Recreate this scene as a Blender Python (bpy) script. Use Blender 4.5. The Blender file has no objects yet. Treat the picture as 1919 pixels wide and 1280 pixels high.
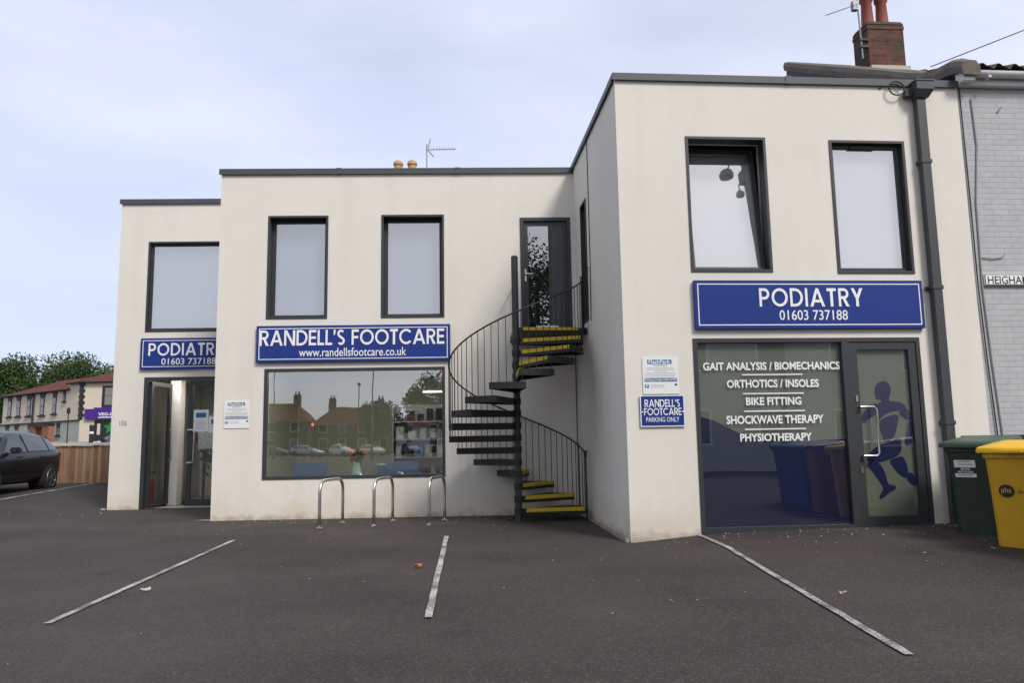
import bpy, bmesh, math, random
import numpy as np
from mathutils import Matrix, Vector, noise
R = math.radians
random.seed(7)
SC = bpy.context.scene
COL = SC.collection

# ------------------------------------------------------------------ camera
cam = bpy.data.cameras.new('camera'); camo = bpy.data.objects.new('camera', cam); COL.objects.link(camo)
cam.sensor_fit = 'HORIZONTAL'; cam.sensor_width = 36; cam.lens = 27.363
cam.clip_start = 0.05; cam.clip_end = 5000
camo.matrix_world = Matrix.Translation((0, 0, 1.2)) @ Matrix.Rotation(math.pi/2 + R(7.484), 4, 'X') @ Matrix.Rotation(R(-0.957), 4, 'Z')
SC.camera = camo

# ------------------------------------------------------------------ light
SUN = Vector((.42, -.56, .72)).normalized()          # direction towards the sun
el = math.asin(SUN.z); az = math.atan2(SUN.x, SUN.y)
w = bpy.data.worlds.new("World"); SC.world = w; w.use_nodes = True
nt = w.node_tree; N = nt.nodes; L = nt.links; N.clear()
out = N.new('ShaderNodeOutputWorld'); bg = N.new('ShaderNodeBackground'); L.new(bg.outputs[0], out.inputs[0])
sky = N.new('ShaderNodeTexSky'); sky.sky_type = 'NISHITA'; sky.sun_disc = False
sky.sun_elevation = el; sky.sun_rotation = az; sky.air_density = 1.0; sky.dust_density = 2.0; sky.ozone_density = 2.0
bg.inputs[1].default_value = 0.124
tc = N.new('ShaderNodeTexCoord')
mp = N.new('ShaderNodeMapping'); mp.inputs['Scale'].default_value = (1, 1, 3.2); L.new(tc.outputs['Generated'], mp.inputs[0])
nz = N.new('ShaderNodeTexNoise'); nz.inputs['Scale'].default_value = 1.6; nz.inputs['Detail'].default_value = 5; nz.inputs['Roughness'].default_value = .5
L.new(mp.outputs[0], nz.inputs[0])
cr = N.new('ShaderNodeMapRange'); cr.inputs[1].default_value = .3; cr.inputs[2].default_value = .7; cr.inputs[3].default_value = .58; cr.inputs[4].default_value = .98
L.new(nz.outputs[0], cr.inputs[0])
dt = N.new('ShaderNodeVectorMath'); dt.operation = 'DOT_PRODUCT'; dt.inputs[1].default_value = SUN
L.new(tc.outputs['Generated'], dt.inputs[0])
g1 = N.new('ShaderNodeMapRange'); g1.inputs[1].default_value = -.6; g1.inputs[2].default_value = 1.0; g1.inputs[3].default_value = 0; g1.inputs[4].default_value = 1
L.new(dt.outputs['Value'], g1.inputs[0])
cl = N.new('ShaderNodeMix'); cl.data_type = 'RGBA'
cl.inputs[6].default_value = (6.45, 7.1, 9.35, 1); cl.inputs[7].default_value = (8.8, 8.8, 9.1, 1)
L.new(g1.outputs[0], cl.inputs[0])
mx = N.new('ShaderNodeMix'); mx.data_type = 'RGBA'
L.new(cr.outputs[0], mx.inputs[0]); L.new(sky.outputs[0], mx.inputs[6]); L.new(cl.outputs[2], mx.inputs[7])
L.new(mx.outputs[2], bg.inputs[0])

sl = bpy.data.lights.new('sun', 'SUN'); sl.energy = 3.1; sl.angle = R(15); sl.color = (1, .955, .89)
so = bpy.data.objects.new('sun', sl); COL.objects.link(so); so.location = (8, -14, 20)
so.rotation_euler = SUN.to_track_quat('Z', 'Y').to_euler()
vs = SC.view_settings; vs.view_transform = 'Standard'; vs.look = 'None'; vs.gamma = 1; vs.exposure = 0; vs.use_curve_mapping = False
SC.cycles.max_bounces = 8; SC.cycles.transparent_max_bounces = 12; SC.cycles.glossy_bounces = 4

# ------------------------------------------------------------------ materials
def nodes(name):
    m = bpy.data.materials.new(name); m.use_nodes = True
    n = m.node_tree.nodes; l = m.node_tree.links
    return m, n, l, n['Principled BSDF']

def flat(name, col, rough=.6, metal=0, spec=.5, var=.08, scale=6, bump=0, bscale=80, emit=None, coat=0):
    m, n, l, p = nodes(name)
    p.inputs['Roughness'].default_value = rough; p.inputs['Metallic'].default_value = metal
    p.inputs['Specular IOR Level'].default_value = spec; p.inputs['Coat Weight'].default_value = coat
    c = (*col, 1)
    if var:
        t = n.new('ShaderNodeTexCoord'); z = n.new('ShaderNodeTexNoise'); z.inputs['Scale'].default_value = scale; z.inputs['Detail'].default_value = 6
        l.new(t.outputs['Object'], z.inputs[0])
        x = n.new('ShaderNodeMix'); x.data_type = 'RGBA'
        x.inputs[6].default_value = (*[k*(1-var) for k in col], 1); x.inputs[7].default_value = (*[min(1, k*(1+var)) for k in col], 1)
        l.new(z.outputs[0], x.inputs[0]); l.new(x.outputs[2], p.inputs['Base Color'])
        if bump:
            z2 = n.new('ShaderNodeTexNoise'); z2.inputs['Scale'].default_value = bscale; z2.inputs['Detail'].default_value = 4
            l.new(t.outputs['Object'], z2.inputs[0])
            b = n.new('ShaderNodeBump'); b.inputs['Strength'].default_value = bump; b.inputs['Distance'].default_value = .01
            l.new(z2.outputs[0], b.inputs['Height']); l.new(b.outputs[0], p.inputs['Normal'])
    else:
        p.inputs['Base Color'].default_value = c
    if emit:
        p.inputs['Emission Color'].default_value = (*emit[0], 1); p.inputs['Emission Strength'].default_value = emit[1]
    return m

def glass(name, refl=.35, tint=(.8, .85, .82), extra=.5, rough=0.0):
    m, n, l, p = nodes(name); n.remove(p)
    o = n['Material Output']
    tr = n.new('ShaderNodeBsdfTransparent'); tr.inputs[0].default_value = (*tint, 1)
    gl = n.new('ShaderNodeBsdfGlossy'); gl.inputs['Roughness'].default_value = rough; gl.inputs[0].default_value = (.97, .98, 1, 1)
    lw = n.new('ShaderNodeLayerWeight'); lw.inputs[0].default_value = .5
    ma = n.new('ShaderNodeMapRange'); ma.inputs[1].default_value = 0; ma.inputs[2].default_value = 1; ma.inputs[3].default_value = refl; ma.inputs[4].default_value = min(1, refl+extra)
    l.new(lw.outputs['Fresnel'], ma.inputs[0])
    ge = n.new('ShaderNodeTexNoise'); ge.inputs['Scale'].default_value = .9
    tcd = n.new('ShaderNodeTexCoord'); l.new(tcd.outputs['Object'], ge.inputs[0])
    bp = n.new('ShaderNodeBump'); bp.inputs['Strength'].default_value = .07; bp.inputs['Distance'].default_value = .02
    l.new(ge.outputs[0], bp.inputs['Height']); l.new(bp.outputs[0], gl.inputs['Normal'])
    x = n.new('ShaderNodeMixShader'); l.new(ma.outputs[0], x.inputs[0]); l.new(tr.outputs[0], x.inputs[1]); l.new(gl.outputs[0], x.inputs[2])
    l.new(x.outputs[0], o.inputs[0])
    return m

def render_wall(name, base=(.685, .658, .602)):
    m, n, l, p = nodes(name); p.inputs['Roughness'].default_value = .9; p.inputs['Specular IOR Level'].default_value = .15
    t = n.new('ShaderNodeTexCoord')
    def nz(scale, det=5, mapsc=None):
        z = n.new('ShaderNodeTexNoise'); z.inputs['Scale'].default_value = scale; z.inputs['Detail'].default_value = det
        if mapsc:
            mm = n.new('ShaderNodeMapping'); mm.inputs['Scale'].default_value = mapsc; l.new(t.outputs['Object'], mm.inputs[0]); l.new(mm.outputs[0], z.inputs[0])
        else: l.new(t.outputs['Object'], z.inputs[0])
        return z
    def mix(a, b, f):
        x = n.new('ShaderNodeMix'); x.data_type = 'RGBA'
        for s, v in ((6, a), (7, b)):
            if isinstance(v, tuple): x.inputs[s].default_value = (*v, 1)
            else: l.new(v, x.inputs[s])
        if isinstance(f, float): x.inputs[0].default_value = f
        else: l.new(f, x.inputs[0])
        return x.outputs[2]
    def rng(v, a, b, c, d):
        r = n.new('ShaderNodeMapRange'); l.new(v, r.inputs[0])
        for i, k in enumerate((a, b, c, d)): r.inputs[i+1].default_value = k
        return r.outputs[0]
    c = mix(tuple(k*.95 for k in base), tuple(k*1.05 for k in base), nz(.7, 6).outputs[0])
    # rain streaks
    c = mix(c, (.50, .465, .42), rng(nz(1.0, 6, (2.6, 2.6, .20)).outputs[0], .52, .80, 0, .26))
    c = mix(c, (.54, .505, .46), rng(nz(9, 6).outputs[0], .58, .8, 0, .22))
    # ochre splash stain near the ground with a ragged edge
    sx = n.new('ShaderNodeSeparateXYZ'); l.new(t.outputs['Object'], sx.inputs[0])
    zz = n.new('ShaderNodeMath'); zz.operation = 'ADD'; l.new(sx.outputs[2], zz.inputs[0]); l.new(rng(nz(2.2, 6).outputs[0], .3, .7, -.22, .22), zz.inputs[1])
    c = mix(c, (.55, .455, .33), rng(zz.outputs[0], .50, .0, 0, .5))
    zz2 = n.new('ShaderNodeMath'); zz2.operation = 'ADD'; l.new(sx.outputs[2], zz2.inputs[0]); l.new(rng(nz(6, 6).outputs[0], .3, .7, -.06, .08), zz2.inputs[1])
    c = mix(c, (.20, .17, .14), rng(zz2.outputs[0], .10, -.02, 0, .55))
    l.new(c, p.inputs['Base Color'])
    b = n.new('ShaderNodeBump'); b.inputs['Strength'].default_value = .25; b.inputs['Distance'].default_value = .006
    l.new(nz(120, 3).outputs[0], b.inputs['Height'])
    b2 = n.new('ShaderNodeBump'); b2.inputs['Strength'].default_value = .25; b2.inputs['Distance'].default_value = .03
    l.new(nz(1.6, 3).outputs[0], b2.inputs['Height']); l.new(b.outputs[0], b2.inputs['Normal'])
    l.new(b2.outputs[0], p.inputs['Normal'])
    return m

def asphalt():
    m, n, l, p = nodes('asphalt'); p.inputs['Roughness'].default_value = .88; p.inputs['Specular IOR Level'].default_value = .25
    t = n.new('ShaderNodeTexCoord')
    def nz(scale, det=5, rough=.5):
        z = n.new('ShaderNodeTexNoise'); z.inputs['Scale'].default_value = scale; z.inputs['Detail'].default_value = det; z.inputs['Roughness'].default_value = rough
        l.new(t.outputs['Object'], z.inputs[0]); return z.outputs[0]
    def rng(v, a, b, c, d):
        r = n.new('ShaderNodeMapRange'); l.new(v, r.inputs[0])
        for i, k in enumerate((a, b, c, d)): r.inputs[i+1].default_value = k
        return r.outputs[0]
    def mix(a, b, f):
        x = n.new('ShaderNodeMix'); x.data_type = 'RGBA'
        for s, v in ((6, a), (7, b)):
            if isinstance(v, tuple): x.inputs[s].default_value = (*v, 1)
            else: l.new(v, x.inputs[s])
        l.new(f, x.inputs[0]); return x.outputs[2]
    c = mix((.032, .0258, .0240), (.058, .0475, .0445), rng(nz(.5, 6), .35, .65, 0, 1))
    c = mix(c, (.044, .038, .035), rng(nz(.16, 3), .5, .62, 0, .8))
    c = mix(c, (.020, .017, .0165), rng(nz(1.3, 6, .6), .60, .74, 0, .75))      # oil and damp patches
    c = mix(c, (.062, .055, .052), rng(nz(2.3, 8, .7), .56, .80, 0, .6))      # dusty scuffs
    v = n.new('ShaderNodeTexVoronoi'); v.inputs['Scale'].default_value = 82; l.new(t.outputs['Object'], v.inputs[0])
    sp = n.new('ShaderNodeSeparateColor'); l.new(v.outputs['Color'], sp.inputs[0])
    c = mix(c, (.10, .09, .084), rng(sp.outputs[0], .72, 1, 0, .6))
    c = mix(c, (.025, .021, .020), rng(sp.outputs[1], .66, 1, 0, .6))
    l.new(c, p.inputs['Base Color'])
    b = n.new('ShaderNodeBump'); b.inputs['Strength'].default_value = .55; b.inputs['Distance'].default_value = .008
    l.new(v.outputs['Distance'], b.inputs['Height']); l.new(b.outputs[0], p.inputs['Normal'])
    return m

def paint_line():
    m, n, l, p = nodes('worn_line_paint'); p.inputs['Roughness'].default_value = .8
    t = n.new('ShaderNodeTexCoord'); z = n.new('ShaderNodeTexNoise'); z.inputs['Scale'].default_value = 60; z.inputs['Detail'].default_value = 5; l.new(t.outputs['Object'], z.inputs[0])
    z2 = n.new('ShaderNodeTexNoise'); z2.inputs['Scale'].default_value = 3; z2.inputs['Detail'].default_value = 6; l.new(t.outputs['Object'], z2.inputs[0])
    a = n.new('ShaderNodeMath'); a.operation = 'MULTIPLY'; l.new(z.outputs[0], a.inputs[0]); l.new(z2.outputs[0], a.inputs[1])
    r = n.new('ShaderNodeMapRange'); r.inputs[1].default_value = .17; r.inputs[2].default_value = .34; l.new(a.outputs[0], r.inputs[0])
    x = n.new('ShaderNodeMix'); x.data_type = 'RGBA'; x.inputs[6].default_value = (.085, .078, .075, 1); x.inputs[7].default_value = (.43, .42, .40, 1)
    l.new(r.outputs[0], x.inputs[0]); l.new(x.outputs[2], p.inputs['Base Color'])
    return m

def brick(name, c1, c2, mortar, sx=1, bw=.235, rh=.078, msize=.012, bump=.5, rough=.85, moss=None, mvar=.3):
    m, n, l, p = nodes(name); p.inputs['Roughness'].default_value = rough; p.inputs['Specular IOR Level'].default_value = .25
    t = n.new('ShaderNodeTexCoord'); s = n.new('ShaderNodeSeparateXYZ'); l.new(t.outputs['Object'], s.inputs[0])
    ad = n.new('ShaderNodeMath'); ad.operation = 'ADD'; l.new(s.outputs[0], ad.inputs[0]); l.new(s.outputs[1], ad.inputs[1])
    cb = n.new('ShaderNodeCombineXYZ'); l.new(ad.outputs[0], cb.inputs[0]); l.new(s.outputs[2], cb.inputs[1])
    b = n.new('ShaderNodeTexBrick'); l.new(cb.outputs[0], b.inputs[0])
    b.inputs['Scale'].default_value = 1; b.inputs['Brick Width'].default_value = bw; b.inputs['Row Height'].default_value = rh; b.inputs['Mortar Size'].default_value = msize*.6; b.inputs['Mortar Smooth'].default_value = .4
    b.inputs['Color1'].default_value = (*c1, 1); b.inputs['Color2'].default_value = (*c2, 1); b.inputs['Mortar'].default_value = (*mortar, 1)
    z = n.new('ShaderNodeTexNoise'); z.inputs['Scale'].default_value = 5; z.inputs['Detail'].default_value = 8; z.inputs['Roughness'].default_value = .65; l.new(t.outputs['Object'], z.inputs[0])
    x = n.new('ShaderNodeMix'); x.data_type = 'RGBA'; x.blend_type = 'MULTIPLY'
    r = n.new('ShaderNodeMapRange'); r.inputs[1].default_value = .3; r.inputs[2].default_value = .7; r.inputs[3].default_value = 1-mvar; r.inputs[4].default_value = 1+mvar*.6; l.new(z.outputs[0], r.inputs[0])
    x.inputs[0].default_value = 1; l.new(b.outputs[0], x.inputs[6]); l.new(r.outputs[0], x.inputs[7])
    c = x.outputs[2]
    if moss:
        z3 = n.new('ShaderNodeTexNoise'); z3.inputs['Scale'].default_value = 2.2; z3.inputs['Detail'].default_value = 8; l.new(t.outputs['Object'], z3.inputs[0])
        r3 = n.new('ShaderNodeMapRange'); r3.inputs[1].default_value = .42; r3.inputs[2].default_value = .62; r3.inputs[4].default_value = .85; l.new(z3.outputs[0], r3.inputs[0])
        y = n.new('ShaderNodeMix'); y.data_type = 'RGBA'; l.new(r3.outputs[0], y.inputs[0]); l.new(c, y.inputs[6]); y.inputs[7].default_value = (*moss, 1); c = y.outputs[2]
    l.new(c, p.inputs['Base Color'])
    bp = n.new('ShaderNodeBump'); bp.inputs['Strength'].default_value = bump; bp.inputs['Distance'].default_value = .012; bp.invert = True
    l.new(b.outputs['Fac'], bp.inputs['Height'])
    bp2 = n.new('ShaderNodeBump'); bp2.inputs['Strength'].default_value = .3; bp2.inputs['Distance'].default_value = .01; l.new(z.outputs[0], bp2.inputs['Height']); l.new(bp.outputs[0], bp2.inputs['Normal'])
    l.new(bp2.outputs[0], p.inputs['Normal'])
    return m

def planks(name, cols, width, axis=0, rough=.8):
    """vertical boards: each board its own shade"""
    m, n, l, p = nodes(name); p.inputs['Roughness'].default_value = rough
    t = n.new('ShaderNodeTexCoord'); s = n.new('ShaderNodeSeparateXYZ'); l.new(t.outputs['Object'], s.inputs[0])
    d = n.new('ShaderNodeMath'); d.operation = 'DIVIDE'; l.new(s.outputs[axis], d.inputs[0]); d.inputs[1].default_value = width
    f = n.new('ShaderNodeMath'); f.operation = 'FLOOR'; l.new(d.outputs[0], f.inputs[0])
    wn = n.new('ShaderNodeTexWhiteNoise'); wn.noise_dimensions = '1D'; l.new(f.outputs[0], wn.inputs['W'])
    cr = n.new('ShaderNodeValToRGB'); cr.color_ramp.elements[0].color = (*cols[0], 1); cr.color_ramp.elements[1].color = (*cols[-1], 1)
    e = cr.color_ramp.elements.new(.5); e.color = (*cols[1], 1); l.new(wn.outputs[0], cr.inputs[0])
    mm = n.new('ShaderNodeMapping'); mm.inputs['Scale'].default_value = (30, 30, 1.5); l.new(t.outputs['Object'], mm.inputs[0])
    z = n.new('ShaderNodeTexNoise'); z.inputs['Scale'].default_value = 1.5; z.inputs['Detail'].default_value = 6; l.new(mm.outputs[0], z.inputs[0])
    r = n.new('ShaderNodeMapRange'); r.inputs[1].default_value = .3; r.inputs[2].default_value = .7; r.inputs[3].default_value = .65; r.inputs[4].default_value = 1.25; l.new(z.outputs[0], r.inputs[0])
    x = n.new('ShaderNodeMix'); x.data_type = 'RGBA'; x.blend_type = 'MULTIPLY'; x.inputs[0].default_value = 1; l.new(cr.outputs[0], x.inputs[6]); l.new(r.outputs[0], x.inputs[7])
    l.new(x.outputs[2], p.inputs['Base Color'])
    return m

def leaf_mat(name, dark, light):
    m, n, l, p = nodes(name); p.inputs['Roughness'].default_value = .6; p.inputs['Specular IOR Level'].default_value = .3
    g = n.new('ShaderNodeNewGeometry'); x = n.new('ShaderNodeMix'); x.data_type = 'RGBA'
    x.inputs[6].default_value = (*dark, 1); x.inputs[7].default_value = (*light, 1)
    l.new(g.outputs['Random Per Island'], x.inputs[0])
    t = n.new('ShaderNodeTexCoord'); z = n.new('ShaderNodeTexNoise'); z.inputs['Scale'].default_value = .45; z.inputs['Detail'].default_value = 3; l.new(t.outputs['Object'], z.inputs[0])
    r = n.new('ShaderNodeMapRange'); r.inputs[1].default_value = .35; r.inputs[2].default_value = .65; r.inputs[3].default_value = .6; r.inputs[4].default_value = 1.35; l.new(z.outputs[0], r.inputs[0])
    y = n.new('ShaderNodeMix'); y.data_type = 'RGBA'; y.blend_type = 'MULTIPLY'; y.inputs[0].default_value = 1; l.new(x.outputs[2], y.inputs[6]); l.new(r.outputs[0], y.inputs[7])
    l.new(y.outputs[2], p.inputs['Base Color'])
    return m

M = dict(
 palescrap=flat('pale_scrap', (.42, .36, .35), .8),
 moss=flat('mossy_mortar', (.060, .052, .036), .95, var=.5, scale=9, bump=.6, bscale=25),
 pinkish=flat('pink_wrapper', (.42, .28, .26), .7),
 navyrun=flat('navy_runner_vinyl', (.012, .016, .10), .5, var=.1),
 roomfill=flat('room_fill_glow', (.9,.88,.8), .5, var=0, emit=((1,.95,.84), 11.0)),  # glow for the unseen fill strips added in the shop room
 panelgrey=flat('grey_door_panel', (.055, .058, .064), .4),
 wall=render_wall('cream_render'),
 asphalt=asphalt(), line=paint_line(),
 grey=flat('anthracite_aluminium', (.030, .034, .037), .45, 0, .5, .1, 3),
 coping=flat('grey_coping_metal', (.050, .060, .066), .5, 0, .5, .15, 2),
 downpipe=flat('grey_cast_downpipe', (.040, .045, .050), .45, 0, .5, .12, 3),
 steel=flat('brushed_stainless', (.56, .53, .49), .34, 1, .5, .12, 25),
 stair=flat('black_painted_steel', (.012, .013, .016), .5, 0, .4, .25, 5),
 stairgrey=flat('grey_painted_post', (.022, .026, .031), .45, 0, .5, .15, 3),
 yellow=flat('worn_yellow_nosing', (.52, .38, .035), .75, 0, .3, .35, 18),
 navy=flat('navy_sign_panel', (.013, .035, .21), .4, 0, .3, .06, 1.5),
 navyedge=flat('sign_side', (.008, .014, .06), .5),
 white=flat('white_lettering', (.78, .78, .78), .5, var=.03),
 offwhite=flat('off_white_plastic', (.72, .74, .73), .5, var=.04),
 paper=flat('white_paper', (.80, .80, .80), .6, var=.05),
 greyink=flat('grey_print', (.33, .34, .36), .7), blackink=flat('black_print', (.02, .02, .02), .7), blueink=flat('blue_print', (.03, .13, .33), .6),
 glass_shop=glass('shop_glass', .33, (.86, .90, .86), .3),
 glass_up=glass('upper_glass', .36, (.86, .9, .9), .3),
 glass_lt=glass('bright_upper_glass', .42, (.95, .97, .97), .3),
 glass_door=glass('door_glass', .10, (.84, .88, .86), .5),
 glass_dark=glass('film_glass', .10, (.9, .94, .9), .35),
 car_glass=flat('car_glass', (.02, .027, .03), .03, 0, 1.0, 0),
 blind=flat('pale_roller_blind', (.42, .43, .515), .9, var=.03),
 blind_w=flat('white_roller_blind', (.74, .74, .75), .9, var=.03),
 film=flat('frosted_green_film', (.205, .218, .188), .7, var=.12, scale=1.2),
 navyfilm=flat('navy_vinyl', (.0045, .009, .062), .45, var=.25, scale=2),
 dark=flat('unlit_room_dark', (.012, .013, .014), .9),  # near-black colour standing in for unlit room depth
 room=flat('room_paint', (.46, .48, .41), .9, var=.05), roomw=flat('white_room_paint', (.62, .61, .58), .9, var=.03),
 roomfloor=flat('room_floor', (.30, .29, .26), .6), 
 brickgrey=brick('grey_painted_brick', (.43, .435, .45), (.415, .42, .435), (.375, .38, .395), bump=.45, mvar=.10),
 brickred=brick('weathered_red_brick', (.155, .055, .038), (.09, .038, .030), (.11, .10, .088), bump=.7, moss=(.055, .048, .038), mvar=.45),
 brickorange=brick('orange_brick', (.36, .13, .07), (.28, .10, .055), (.3, .27, .23)),
 clay=flat('red_clay', (.24, .055, .035), .7, var=.3, scale=5), buff=flat('buff_clay', (.42, .27, .14), .8, var=.25, scale=8),
 lead=flat('mossy_concrete', (.115, .10, .085), .9, var=.45, scale=5, bump=.5, bscale=20), 
 mortar=flat('pale_mortar', (.42, .40, .37), .9, var=.25, scale=6),
 tile=flat('brown_pantile', (.085, .065, .055), .85, var=.4, scale=4, bump=.5, bscale=15),
 redtile=flat('red_pantile', (.105, .036, .026), .9, 0, .1, var=.45, scale=.8, bump=.4, bscale=10),
 gutter=flat('white_gutter', (.60, .60, .58), .5, var=.12, scale=4),
 cable=flat('black_cable', (.015, .015, .015), .6, var=0), cablegrey=flat('grey_painted_cable', (.31, .315, .325), .7, var=0),
 alu=flat('aerial_aluminium', (.24, .25, .27), .5, .6, var=.1),
 green=flat('green_bin_plastic', (.020, .035, .022), .55, var=.38, scale=7, bump=.15, bscale=12), greenlid=flat('green_lid_plastic', (.050, .085, .055), .5, var=.2, scale=4),
 ybin=flat('yellow_bin_plastic', (.58, .33, .010), .5, var=.16, scale=6, bump=.12, bscale=10), ylid=flat('yellow_lid_plastic', (.72, .43, .02), .45, var=.1, scale=4),
 bluebin=flat('blue_bin_plastic', (.010, .05, .22), .5, var=.15), orangebin=flat('brown_bin_plastic', (.25, .09, .03), .5), blackbin=flat('black_bin_plastic', (.012, .013, .015), .5, var=.2),
 rubber=flat('black_rubber', (.012, .012, .012), .8, var=.1), rim=flat('alloy_rim', (.16, .16, .17), .4, .7, var=0),
 fence=planks('brown_fence_boards', [(.20, .105, .055), (.27, .155, .085), (.33, .23, .15)], .12),
 copewood=flat('pale_capping', (.55, .50, .43), .8, var=.1),
 carblack=flat('black_car_paint', (.005, .006, .010), .3, 0, .25, 0, coat=.22), carsilver=flat('silver_car_paint', (.34, .38, .43), .3, .3, .5, 0, coat=.6), carwhite=flat('white_car_paint', (.6, .6, .6), .3, 0, .5, 0, coat=.6), cargrey=flat('grey_car_paint', (.12, .13, .14), .3, .3, .5, 0, coat=.6),
 redlamp=flat('red_lens', (.3, .01, .01), .3, var=0), amberlamp=flat('headlamp_lens', (.5, .5, .5), .1, var=0),
 cream=flat('cream_stucco', (.58, .51, .42), .9, var=.1, scale=.6), greenwall=flat('pale_grey_green_paint', (.36, .38, .34), .9, var=.1, scale=.6),
 blacktrim=flat('black_trim_paint', (.014, .015, .014), .6), winpane=flat('dull_window_pane', (.17, .17, .165), .15, 0, .8, .25, 1.2),
 purple=flat('purple_fascia', (.055, .010, .21), .5), shopgreen=flat('green_display', (.02, .20, .07), .6),
 leaf=leaf_mat('tree_leaves', (.018, .036, .010), (.070, .108, .028)), leaf2=leaf_mat('dark_tree_leaves', (.014, .030, .012), (.05, .085, .028)),
 bark=flat('bark', (.06, .045, .035), .9, var=.3, bump=.5, bscale=20),
 chair=flat('blue_fabric', (.055, .14, .30), .85, var=.12), chrome=flat('chrome', (.7, .7, .7), .15, 1, var=0),
 vase=flat('pale_green_glaze', (.36, .56, .50), .3), petal=flat('orange_petals', (.55, .20, .02), .6, var=.3, scale=30), stem=flat('flower_stems', (.03, .07, .02), .7, var=.3, scale=20),
 pot=flat('dark_grey_pot', (.05, .055, .07), .5), red=flat('extinguisher_red', (.30, .015, .012), .35),
 lamp=flat('lit_tube', (.9, .85, .7), .5, var=0, emit=((1, .86, .6), 3.0)), downlight=flat('lit_downlight', (.9, .85, .7), .5, var=0, emit=((1, .95, .88), 15.0)),
 wood=flat('grey_pole_wood', (.10, .085, .07), .9, var=.25), lampgrey=flat('lamp_post_paint', (.10, .115, .11), .6),
 leaflit=flat('dry_orange_leaf', (.35, .12, .04), .8), kerb=flat('pale_concrete', (.26, .235, .205), .9, var=.25, scale=6, bump=.4),
 housered=brick('red_house_brick', (.12, .062, .05), (.095, .05, .04), (.2, .18, .16)), housecream=flat('pale_house_render', (.50, .49, .44), .9, var=.1, scale=.7),
 redlit=flat('lit_red_signal', (.5, .02, .02), .4, var=0, emit=((1, .03, .04), 14)),
)

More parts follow.
